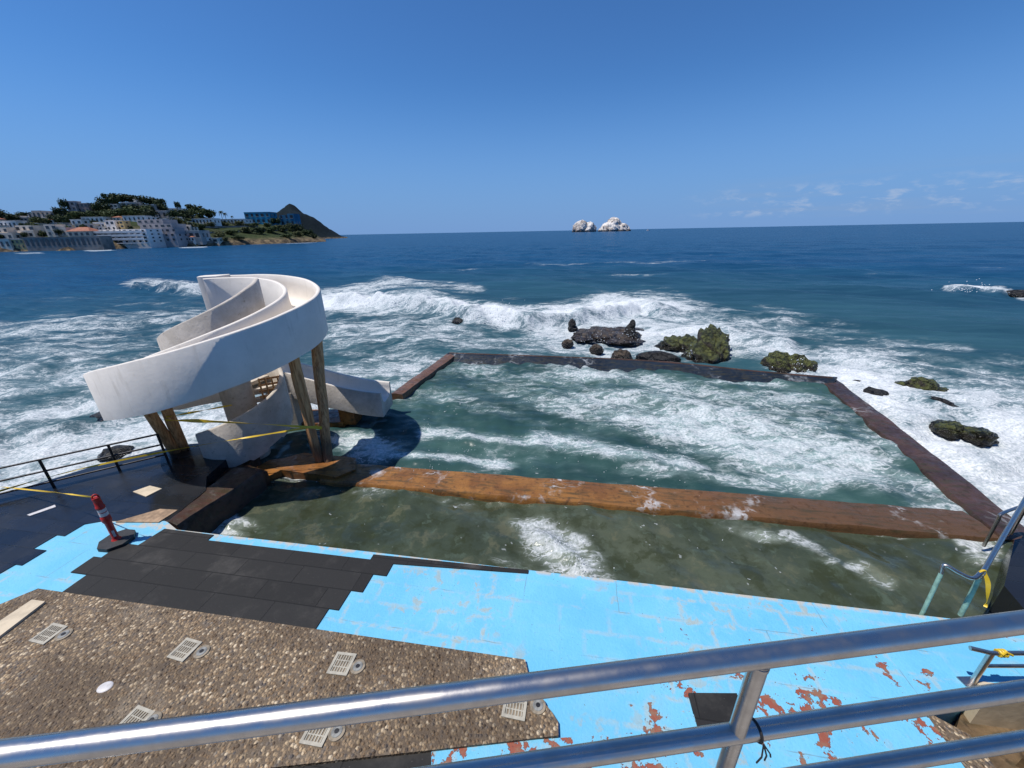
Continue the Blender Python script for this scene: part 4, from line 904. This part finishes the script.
def wallm(name, c, var=.12): return simple(name, c, .85, 0, var, .5, .02)
HM = dict(white=wallm('white_render', (.88, .82, .75)), cream=wallm('cream_render', (.72, .62, .50)), grey=wallm('grey_render', (.42, .38, .34)), lilac=wallm('grey_violet_render', (.36, .34, .34)),
          pink=wallm('pink_brick', (.34, .25, .22)), blue=wallm('blue_paint', (.025, .27, .42), .25), bluedark=wallm('deep_blue_paint', (.02, .16, .28), .2), yellow=wallm('ochre_render', (.55, .40, .18)), stone=wallm('old_stone', (.30, .26, .225), .25),
          tile=simple('red_roof_tile', (.34, .12, .065), .8, 0, .2, 2), glass=simple('window_glass', (.035, .045, .055), .12, 0, .2, 1, 0), slab=wallm('roof_slab', (.55, .53, .50)), door=wallm('brown_door', (.12, .07, .04)))
_wm = {}
def unit_box(m, key):
    if key not in _wm:
        bm = bmesh.new(); bm_box(bm, (0, 0, 0), (1, 1, 1)); _wm[key] = meshof(bm, m, False, key)
    return _wm[key]
HOUSES = []
def locate(px, ybase):
    for k in range(0, 241):
        t = k/240*.80; p = terr(px, t); _, y = proj(p.x, p.y, p.z)
        if y <= ybase: return p
    return terr(px, .75)
def house(x0, x1, yt, yb, wm, label, short, rows=(1, 2), roof='flat', cat='house', name='house', bal=False, dep=None, arch=False, win=True, tiers=None, p=None):
    px = (x0+x1)/2; p = p or locate(px, yb); t = float(np.dot(np.array(p)-CAM, _f)); w = (x1-x0)*t/F; h = (yb-yt)*t/F*.97; dp = dep or min(12, max(5, w*.6))
    rz = -math.radians(0) + math.atan2(_r[1], _r[0]); rz = math.atan2(-p.x, p.y)*.05
    w = w/ max(.75, math.cos(rz))*.95
    root = thing(name, label, cat, (p.x, p.y, p.z), None, rz); HOUSES.append((px, (yt+yb)/2, short))
    def box(nm, c, s, m, par=root, bev=0):
        bm = bmesh.new(); bm_box(bm, c, s)
        if bev: bevel(bm, bev, 1)
        return link(nm, meshof(bm, m, False, nm), (0, 0, 0), par)
    wall = []
    if tiers:
        for (fx0, fx1, fz0, fz1, fy) in tiers: box('wall', (w*((fx0+fx1)/2-.5), dp/2+fy, (h*(fz1+fz0)-(3 if fz0 == 0 else 0))/2), (w*(fx1-fx0), dp, h*(fz1-fz0)+(3 if fz0 == 0 else 0)), HM[wm])
    else: box('wall', (0, dp/2, h/2-1.5), (w, dp, h+3), HM[wm])
    if roof == 'flat' and not tiers: box('roof', (0, dp/2, h+.12), (w+.35, dp+.35, .26), HM['slab' if wm not in ('blue', 'bluedark', 'stone') else wm])
    elif roof == 'hip':
        bm = bmesh.new(); e = .4; b = [bm.verts.new(v) for v in ((-w/2-e, -e, h), (w/2+e, -e, h), (w/2+e, dp+e, h), (-w/2-e, dp+e, h))]; rh = min(2.2, w*.2)
        i_ = min(dp/2, w/2)*.9; a = bm.verts.new((-w/2+i_, dp/2, h+rh)); c = bm.verts.new((w/2-i_, dp/2, h+rh))
        for f in ((b[0], b[1], c, a), (b[1], b[2], c), (b[2], b[3], a, c), (b[3], b[0], a), (b[3], b[2], b[1], b[0])): bm.faces.new(f)
        link('roof', meshof(bm, HM['tile'], False, 'roof'), (0, 0, 0), root)
    if win:
        nr, nc = rows
        for r_ in range(nr):
            zc = h*(r_+.52)/nr
            if bal:
                box('balcony', (0, -.75, h*(r_+.06)/nr), (w*.97, 1.5, .35), HM[wm]); 
                if r_: box('balcony_wall', (0, -1.45, h*(r_+.06)/nr+.55), (w*.97, .12, .8), HM[wm])
            for c_ in range(nc):
                xc = w*((c_+.5)/nc-.5); fy = 0
                if tiers:
                    ok = [q_ for q_ in tiers if q_[0] <= (c_+.5)/nc <= q_[1] and q_[2] <= zc/h <= q_[3]]
                    if not ok: continue
                    fy = min(q_[4] for q_ in ok)
                if c_ == 0 and not arch:          # the gable end has windows too
                    for fy_ in ((.3, .7) if dp > 7 else (.5,)):
                        if tiers and not any(q_[1] >= .99 and q_[2] <= zc/h <= q_[3] for q_ in tiers): continue
                        g_ = link('window', unit_box(HM['glass'], 'window'), (w/2+.02, dp*fy_+(min(q_[4] for q_ in tiers if q_[1] >= .99) if tiers and any(q_[1] >= .99 for q_ in tiers) else 0), zc), root); g_.scale = (.12, 1.3, h/nr*.42)
                ww, hh = min(w/nc*.52, 2.4)*rnd.uniform(.6, 1.15), h/nr*(.5 if not arch else .62)
                o = link('window', unit_box(HM['glass'], 'window'), (xc, fy-.02, zc), root); o.scale = (ww, .12, hh)
                if w > 9 and not arch: 
                    f = link('sill', unit_box(HM['slab'], 'sill'), (0, -.6, -.54), o); f.scale = (1.12, 1.6, .07)
    return root
Hs = house
Hs(-4, 20, 228, 240, 'cream', 'cream stepped terrace house at the left edge of the bay', 'cream stepped house', (2, 4), tiers=[(0, 1, 0, .55, 0), (0, .7, .5, 1, 2)])
Hs(12, 29, 221.5, 229, 'white', 'white flat roofed house above the cream stepped house', 'white upper house', (1, 4))
Hs(21, 42, 226, 238, 'cream', 'sandy block with a sloping end wall next to the stepped house', 'sandy block', (2, 3), tiers=[(0, 1, 0, .6, 0), (.1, .85, .55, 1, 1.5)])
Hs(23, 34, 216.5, 221, 'white', 'tiny white house with a pale roof among dark trees', 'tiny white house', (1, 2))
Hs(43, 70, 211, 220, 'grey', 'wide grey villa with pale window bays on the ridge', 'wide grey villa', (1, 6), tiers=[(0, 1, 0, .62, 0), (.12, .45, .6, 1, 1), (.5, .9, .6, .92, 1)])
Hs(3, 14, 240, 249.5, 'cream', 'pale shoreline house with a slanting front', 'pale shoreline house', (1, 2))
Hs(15, 28, 240, 249, 'yellow', 'tan fronted house at the end of the arcaded sea wall', 'tan house', (2, 3))
Hs(28, 105, 238, 248, 'stone', 'long grey stone building with a row of dark arched openings', 'arcaded building', (1, 15), arch=True, dep=7, cat='building', name='arcade_building')
Hs(54, 73, 225, 237, 'cream', 'small cream house cluster behind the arcaded building', 'cream house', (2, 3), tiers=[(0, .55, 0, 1, 0), (.5, 1, 0, .75, 1)])
Hs(74, 97, 231.5, 237, 'cream', 'low house with a long red tiled roof', 'red roofed house', (1, 4), roof='hip')
Hs(84, 93, 202, 211, 'lilac', 'greyish tower house on the ridge beside a dark tree', 'grey tower house', (2, 2))
Hs(93, 105, 204, 212, 'pink', 'pinkish brick house on the ridge', 'pink brick house', (2, 3))
Hs(93, 115, 217.5, 223, 'white', 'long low white house with a thick flat roof', 'long white house', (1, 5))
Hs(82, 93, 220, 225, 'white', 'small white house below the ridge', 'small white house', (1, 2))
Hs(84, 103, 224.5, 230, 'cream', 'cream house with pale porch above the white hotel', 'porch house', (1, 4))
Hs(114.5, 124, 221, 231, 'white', 'bright white square block above the white hotel', 'bright white block', (2, 2))
Hs(103, 114, 223, 230, 'white', 'white villa behind the bright square block', 'white villa', (1, 3))
Hs(128, 132.5, 221.5, 232, 'yellow', 'narrow ochre tower house', 'ochre tower', (3, 1))
Hs(96, 151, 230.5, 244, 'white', 'white waterfront hotel with long banded balconies', 'white hotel', (4, 9), cat='hotel', name='hotel', bal=True, tiers=[(0, .62, 0, .8, 0), (0, .5, .75, 1, 2), (.55, 1, 0, 1, 1)])
Hs(133, 156, 216.5, 222, 'white', 'pale long roofed house above the stepped grey apartments', 'pale long house', (1, 5))
Hs(137, 180, 220.5, 242.5, 'lilac', 'stepped grey violet apartment building beside the white hotel', 'stepped apartments', (5, 7), cat='apartment block', name='apartment_building', bal=False, tiers=[(0, 1, 0, .35, 0), (.06, .94, .3, .58, 2), (.1, .86, .55, .8, 4), (.0, .62, .75, 1, 6)])
Hs(137, 150, 203, 208, 'grey', 'grey house half hidden by trees near the hilltop', 'hilltop house', (1, 3))
Hs(149.5, 152, 200, 205.5, 'white', 'slim white water tank tower on the hilltop', 'water tower', (1, 1), cat='tower', name='water_tower', win=False)
Hs(125, 133, 205, 211, 'cream', 'cream house set in the trees left of the hilltop', 'cream tree house', (2, 2))
Hs(155, 168, 205.5, 211, 'grey', 'dull grey house among trees right of the hilltop', 'dull grey house', (1, 3))
Hs(166, 178, 211.5, 218.5, 'grey', 'open fronted grey house with a flat slab roof', 'open fronted house', (1, 2))
Hs(176, 190, 209, 214, 'white', 'small pale house below the lone cypress', 'cypress house', (1, 3))
Hs(178, 197, 225, 233, 'cream', 'cream wedge house stepping down to the shore', 'cream wedge house', (1, 4), tiers=[(0, .6, 0, 1, 0), (.5, 1, 0, .7, -1)])
Hs(180, 204, 232, 240.5, 'grey', 'grey shoreline house with a pale roof terrace', 'grey shoreline house', (1, 4))
Hs(199, 220, 219, 224.5, 'white', 'long white house on the open slope', 'white slope house', (1, 6))
Hs(222, 251, 219.5, 223.5, 'white', 'low white wall house leading to the blue building', 'low white row', (1, 8))
Hs(251, 277, 213, 224, 'blue', 'bright blue flat roofed building on the point', 'blue building', (2, 5), cat='building', name='blue_building')
Hs(278, 300, 214.5, 226, 'bluedark', 'dark blue and white building at the tip of the point', 'dark blue building', (2, 4), cat='building', name='blue_building', tiers=[(0, .35, 0, .7, 0), (.3, .75, 0, .9, 1), (.7, 1, 0, 1, 0)])
Hs(213, 220, 238.5, 243, 'cream', 'tiny pale hut on the shore below the terraces', 'shore hut', (1, 1))
Hs(0, 11, 219.5, 225, 'grey', 'dark roofed grey house at the left end of the hill', 'dark roofed house', (1, 2), roof='hip')
EXTRA = [(30, 226, 8, 5, 'white'), (46, 229, 8, 5, 'cream'), (38, 222, 7, 4, 'grey'), (52, 222, 6, 3.5, 'yellow'), (62, 224, 7, 4, 'white'), (70, 228, 7, 4.5, 'grey'), (78, 229.5, 7, 4, 'cream'), (104, 218.5, 6, 3, 'cream'), (107, 231, 7, 4, 'white'),
 (118, 217, 7, 3.5, 'white'), (127, 221, 7, 3.5, 'cream'), (143, 213.5, 9, 3.5, 'grey'), (161, 218, 7, 3.5, 'white'), (172, 223, 7, 4, 'white'), (184, 221.5, 6, 4, 'white'), (191, 226, 7, 4, 'cream'), (186, 217, 6, 3.5, 'white'), (66, 217.5, 7, 3.5, 'cream'), (6, 231, 9, 5, 'white'), (17, 220, 6, 3.5, 'white'), (196, 215, 6, 3, 'grey'), (114, 237, 9, 5, 'cream'), (192, 242, 9, 4.5, 'white'), (206, 241.5, 6, 3.5, 'white'), (167, 244, 10, 4, 'grey')]
for k_, (hx_, hy_, hw_, hh_, hm_) in enumerate(EXTRA):
    near = min(HOUSES[:36], key=lambda q_: (q_[0]-hx_)**2*.5+(q_[1]-hy_)**2); dx_, dy_ = hx_-near[0], hy_-hh_/2-near[1]
    rel_ = 'just above' if dy_ < -3 else 'just below' if dy_ > 3 else 'just left of' if dx_ < 0 else 'just right of'
    house(hx_-hw_/2, hx_+hw_/2, hy_-hh_, hy_, hm_, f'small {hm_} house {rel_} the {near[2]}', f'small {hm_} house', (1, 2 if hw_ < 8 else 3), roof='hip' if k_ % 6 == 4 else 'flat')
# terrace retaining walls on the point
for a, b, y0, y1, lb in ((205, 262, 228, 227, 'upper grey terrace wall crossing the slope below the white row'), (212, 290, 233.5, 230.5, 'middle grey terrace wall across the point'), (150, 214, 243.5, 243, 'dark sea wall under the grey shoreline house')):
    bm = bmesh.new(); P = [locate(a+(b-a)*k/16, y0+(y1-y0)*k/16) for k in range(17)]
    for k in range(16):
        c = (P[k]+P[k+1])/2; d = P[k+1]-P[k]; bm_box(bm, (c.x, c.y, c.z-.2), (math.hypot(d.x, d.y)+.3, .6, 2.6), math.atan2(d.y, d.x))
    single('terrace_wall', bm, HM['stone'], lb, 'wall')

# ------------------------------------------------------------------ trees on the hill
LEAF = [leaf_mat('dark_foliage', (.014, .026, .010), (.034, .055, .018)), leaf_mat('mid_foliage', (.028, .045, .014), (.060, .085, .026)), leaf_mat('olive_foliage', (.040, .050, .016), (.085, .095, .035))]
BARK = simple('bark', (.13, .09, .06), .9, 0, .2, 4)
def crown_mesh(seed, m, sx=1.0, sz=.8):
    r_ = random.Random(seed); bm = bmesh.new(); cl = []
    for k in range(11):
        a = r_.uniform(0, 6.28); q_ = r_.uniform(.1, .62); cl.append((q_*math.cos(a)*sx, q_*math.sin(a)*sx, r_.uniform(-.25, .42)*sz, r_.uniform(.25, .42)))
    for cx, cy, cz, cr in cl:
        for k in range(70):
            v = Vector((r_.gauss(0, 1), r_.gauss(0, 1), r_.gauss(0, 1))).normalized()*cr*r_.uniform(.55, 1.05); c = Vector((cx, cy, cz))+v; s = r_.uniform(.05, .10)
            n = (v.normalized()+Vector((r_.gauss(0, .5), r_.gauss(0, .5), r_.gauss(0, .5)))).normalized(); a = n.orthogonal().normalized()*s; b = n.cross(a).normalized()*s*.8
            bm.faces.new([bm.verts.new(c+a), bm.verts.new(c+b), bm.verts.new(c-a), bm.verts.new(c-b)])
    return meshof(bm, m, False, 'crown')
CR = [[crown_mesh(10*i+k, LEAF[i]) for k in range(3)] for i in range(3)]
bm = bmesh.new(); bm_tube(bm, [(0, 0, -.6), (.03, 0, 0), (-.02, .03, .5), (.04, -.02, 1)], [.09, .08, .06, .03], 7)
bm_tube(bm, [(-.02, .03, .45), (.2, .1, .8), (.3, .12, 1.0)], [.045, .03, .015], 5); bm_tube(bm, [(0, 0, .4), (-.2, -.08, .75), (-.28, -.1, .95)], [.045, .03, .015], 5)
TR = meshof(bm, BARK, True, 'trunk')
seen = {}
def near_label(px, py):
    hx, hy, s = min(HOUSES, key=lambda q_: (q_[0]-px)**2*.5+(q_[1]-py)**2)
    dx, dy = px-hx, py-hy
    rel = ('above' if dy < -2.5 else 'below' if dy > 3.5 else 'left of' if dx < 0 else 'right of')
    if rel in ('above', 'below') and abs(dx) > 6: rel += ' and left of' if dx < 0 else ' and right of'
    return rel+' the '+s
def tree(px, py, wpx, hpx, kind=0, name='tree', shape='round'):
    p = locate(px, py); t = float(np.dot(np.array(p)-CAM, _f)); w = wpx*t/F; h = hpx*t/F
    adj = ['dark', 'green', 'olive'][kind]; sz = 'large ' if wpx > 12 else 'small ' if wpx < 6 else ''
    lb = f'{sz}{adj} {shape} tree {near_label(px, py-hpx/2)}'
    o = thing(name, lb, 'tree', (p.x, p.y, p.z), 'trees on the town hill', rnd.uniform(0, 6)); seen.setdefault(lb, []).append(o)
    c = link('crown', CR[kind][rnd.randrange(3)], (0, 0, h*.48), o); c.scale = (w/1.25, w/1.25, h/.95)
    tk = link('trunk', TR, (0, 0, 0), o); tk.scale = (h*.35, h*.35, h*.62)
TREES = [(5, 219, 22, 10, 0), (15, 220, 18, 9, 0), (-8, 218, 20, 10, 0), (28, 222, 10, 7, 0), (40, 219, 10, 6, 0), (46, 235, 14, 10, 1), (40, 233, 10, 9, 0), (50, 224, 12, 6, 1), (60, 224, 14, 6, 1), (70, 222, 10, 7, 0), (76, 219, 9, 10, 0),
 (82, 212, 6, 11, 0), (78, 224, 12, 8, 0), (72, 233, 10, 8, 1), (68, 236, 8, 6, 0), (88, 219, 9, 6, 1), (96, 219, 9, 6, 0), (104, 219, 10, 7, 1), (110, 212, 10, 8, 0), (117, 213, 11, 9, 0), (124, 206, 12, 8, 0), (132, 205, 14, 10, 0), (139, 203, 13, 8, 0), (146, 203, 12, 7, 0), (158, 205, 13, 8, 0), (165, 206, 12, 8, 0), (172, 209, 11, 9, 0), (176, 212, 8, 7, 0),
 (120, 219, 13, 8, 1), (130, 218, 14, 8, 1), (140, 217, 14, 8, 1), (150, 216, 13, 8, 1), (160, 219, 13, 8, 0), (112, 218, 10, 6, 0), (145, 211, 12, 6, 0), (160, 212, 10, 6, 1), (126, 229, 7, 6, 1), (137, 231, 6, 5, 1), (106, 226, 6, 5, 0), (92, 230, 6, 5, 1),
 (184, 220, 13, 8, 1), (192, 219, 13, 8, 0), (190, 211, 4, 8, 0), (203, 211, 9, 9, 0), (207, 216, 10, 9, 0), (212, 218, 13, 8, 1), (220, 218, 11, 8, 0), (198, 218, 11, 8, 1), (185, 226, 12, 7, 2), (195, 229, 12, 6, 2), (206, 231, 10, 6, 0), (215, 227, 10, 4, 2), (230, 226, 12, 4, 2), (245, 226, 12, 4, 2), (258, 227, 10, 4, 1), (222, 237, 12, 5, 2), (235, 235, 12, 5, 1), (250, 233, 12, 5, 2), (262, 234, 11, 6, 0), (275, 233, 12, 6, 1), (286, 232, 12, 6, 2), (295, 231, 10, 7, 0), (303, 233, 9, 8, 0), (310, 236, 8, 6, 0), (316, 239, 6, 5, 0), (300, 237, 10, 5, 2), (288, 238, 10, 4, 1), (281, 226, 8, 7, 0), (272, 227, 8, 4, 1), (240, 240, 10, 4, 1), (226, 241, 8, 3, 2), (33, 238, 7, 5, 0), (18, 238, 6, 5, 1), (8, 240, 6, 5, 0), (1, 241, 6, 6, 0), (52, 236, 8, 5, 1), (154, 228, 5, 5, 1), (168, 229, 6, 5, 1), (208, 239, 8, 5, 0), (198, 236, 6, 4, 1)]
for tr in TREES: tree(*tr)
# palms
def palm(px, py, hpx, label):
    p = locate(px, py); t = float(np.dot(np.array(p)-CAM, _f)); h = hpx*t/F; o = thing('palm_tree', label, 'palm tree', (p.x, p.y, p.z), 'palms on the open slope')
    bm = bmesh.new(); bm_tube(bm, [(0, 0, -.5), (.1, 0, h*.4), (.25, .1, h*.85)], [.22, .16, .12], 8); link('trunk', meshof(bm, BARK, True, 'trunk'), (0, 0, 0), o)
    bm = bmesh.new()
    for k in range(18):
        a = k*2.4; up = .9-.09*k; L = h*.30; prev = None
        for s in range(7):
            q_ = s/6; r_ = L*q_; z = h*.85+L*(up*q_-1.0*q_*q_); wd = .35*math.sin(math.pi*(.12+.86*q_))*L*.4; c = Vector((.25+math.cos(a)*r_, .1+math.sin(a)*r_, z)); sd_ = Vector((-math.sin(a), math.cos(a), 0))*wd
            cur = [bm.verts.new(c+sd_-Vector((0, 0, wd*.5))), bm.verts.new(c), bm.verts.new(c-sd_-Vector((0, 0, wd*.5)))]
            if prev: bm.faces.new((prev[0], prev[1], cur[1], cur[0])); bm.faces.new((prev[1], prev[2], cur[2], cur[1]))
            prev = cur
    link('crown', meshof(bm, LEAF[0], False, 'palm_crown'), (0, 0, 0), o)
palm(229.5, 219, 9.5, 'tallest palm above the low white row'); palm(233, 219, 8, 'second palm, just right of the tallest palm'); palm(239, 219.5, 5.5, 'short bushy palm at the end of the palm row')

# ================================================================== spray thrown up by the surf and the pool churn
bm = bmesh.new(); rs_ = random.Random(5)
def drop(p, r):
    a = Vector((rs_.gauss(0, 1), rs_.gauss(0, 1), rs_.gauss(0, 1))).normalized(); b = a.orthogonal().normalized(); c = a.cross(b)
    v = [bm.verts.new(p+d*r) for d in (a, -a, b*.8, -b*.8, c*.7, -c*.7)]
    for i, j, k in ((0, 2, 4), (2, 1, 4), (1, 3, 4), (3, 0, 4), (2, 0, 5), (1, 2, 5), (3, 1, 5), (0, 3, 5)): bm.faces.new((v[i], v[j], v[k]))
def burst(px, py, z, n, rad, hgt, r0, r1):
    c = Vector(at(px, py, z))
    for _ in range(n):
        a = rs_.uniform(0, 6.28); q_ = abs(rs_.gauss(0, rad)); drop(c+Vector((math.cos(a)*q_, math.sin(a)*q_, abs(rs_.gauss(0, hgt))*math.exp(-q_/rad*.5))), rs_.uniform(r0, r1))
for (x0, y0, x1, y1, n, hgt) in ((330, 302, 440, 311, 26, .40), (440, 312, 500, 322, 16, .30), (480, 316, 660, 311, 34, .40), (140, 288, 200, 291, 14, .40), (948, 291, 1000, 292, 12, .4)):
    for k in range(n):
        t = rs_.random(); burst(x0+(x1-x0)*t, y0+(y1-y0)*t, .35, 6, .5, hgt, .02, .055)
for (px_, py_, z_, n, rad, hgt) in ((372, 446, .25, 90, .35, .16), (430, 430, .22, 26, .12, .14), (470, 452, .25, 50, .7, .08), (560, 448, .25, 60, .8, .09), (640, 462, .25, 50, .7, .08), (560, 545, .2, 70, .28, .16), (580, 568, .2, 60, .25, .14), (430, 468, .25, 40, .4, .07)):
    burst(px_, py_, z_, n, rad, hgt, .004, .013)
for (px_, py_) in ((628, 338), (690, 358), (725, 350), (800, 372), (600, 342), (660, 340)): burst(px_, py_, .15, 40, .5, .35, .008, .03)
sprm, nt_, b_ = mat('spray'); b_.inputs['Base Color'].default_value = (.74, .77, .79, 1); b_.inputs['Roughness'].default_value = .5
single('sea_spray', bm, sprm, 'white spray thrown up along the breaking waves and in the pools', 'spray', kind='stuff')

# ================================================================== light, sky, camera
el = R(64); sx, sy, sz = -.982*math.cos(el), -.19*math.cos(el), math.sin(el)
sun = bpy.data.lights.new('sun', 'SUN'); sun.energy = 4.8; sun.angle = R(.5); sun.color = (1, .955, .89)
so = bpy.data.objects.new('sun', sun); COL.objects.link(so); so.location = (-20, -12, 40)
so.rotation_euler = Vector((-sx, -sy, -sz)).to_track_quat('-Z', 'Y').to_euler()
w = bpy.data.worlds.new('World'); S.world = w; w.use_nodes = True; nt = w.node_tree; q = NB(nt); bg = nt.nodes['Background']
sky = nt.nodes.new('ShaderNodeTexSky'); sky.sky_type = 'NISHITA'; sky.sun_disc = False; sky.sun_elevation = el; sky.sun_rotation = math.atan2(sx, sy) % (2*math.pi)
sky.altitude = 0; sky.air_density = 1.0; sky.dust_density = .1; sky.ozone_density = 2.0
# a few low fair-weather clouds over the sea, to the right of the islands
d = nt.nodes.new('ShaderNodeTexCoord').outputs['Generated']; sp = nt.nodes.new('ShaderNodeSeparateXYZ'); q.set(sp, 0, d)
az = q.math('ARCTAN2', sp.outputs[0], sp.outputs[1])
cv = nt.nodes.new('ShaderNodeCombineXYZ'); q.set(cv, 0, q.math('MULTIPLY', az, 1.0)); q.set(cv, 1, q.math('MULTIPLY', sp.outputs[2], 2.6))
cn = q.noise(cv.outputs[0], 24, 7, .58, .2); cn2 = q.noise(q.vmul(cv.outputs[0], (.35, 2.2, 1)), 9, 5, .5)
band = q.math('MULTIPLY', q.step(sp.outputs[2], .012, .03), q.step(sp.outputs[2], .055, .085, 1, 0))
azm = q.math('MULTIPLY', q.step(az, .36, .55), q.step(az, 1.3, 1.6, 1, 0))
cl = q.math('MULTIPLY', q.math('MULTIPLY', q.step(cn, .50, .70), band), azm)
veil = q.math('MULTIPLY', q.math('MULTIPLY', q.step(cn2, .42, .68, 0, .30), q.math('MULTIPLY', q.step(sp.outputs[2], 0, .02), q.step(sp.outputs[2], .06, .11, 1, 0))), azm)
skc = q.vmul(sky.outputs[0], (.37, .69, 1.06))
skc = q.mix(q.step(sp.outputs[2], -.02, .30, .92, 0), skc, (1.55, 2.9, 5.85, 1))
c = q.mix(veil, skc, (2.3, 3.4, 5.3, 1)); c = q.mix(q.math('MULTIPLY', cl, .42), c, (4.6, 5.2, 6.4, 1))
nt.links.new(c, bg.inputs[0]); bg.inputs[1].default_value = .11

cam = bpy.data.cameras.new('camera'); cam.sensor_width = 36; cam.lens = F/1024*36; cam.clip_start = .05; cam.clip_end = 120000
co = bpy.data.objects.new('camera', cam); COL.objects.link(co)
mw = Matrix(((_r[0], _u[0], -_f[0], CAM[0]), (_r[1], _u[1], -_f[1], CAM[1]), (_r[2], _u[2], -_f[2], CAM[2]), (0, 0, 0, 1))); co.matrix_world = mw
S.camera = co
S.view_settings.view_transform = 'Standard'; S.view_settings.look = 'None'; S.view_settings.exposure = 0; S.view_settings.gamma = 1; S.view_settings.use_curve_mapping = False
S.render.engine = 'CYCLES'; S.cycles.max_bounces = 6; S.cycles.sample_clamp_direct = 3; S.cycles.sample_clamp_indirect = 4; S.cycles.use_denoising = True
try: S.cycles.denoiser = 'OPENIMAGEDENOISE'
except Exception: pass
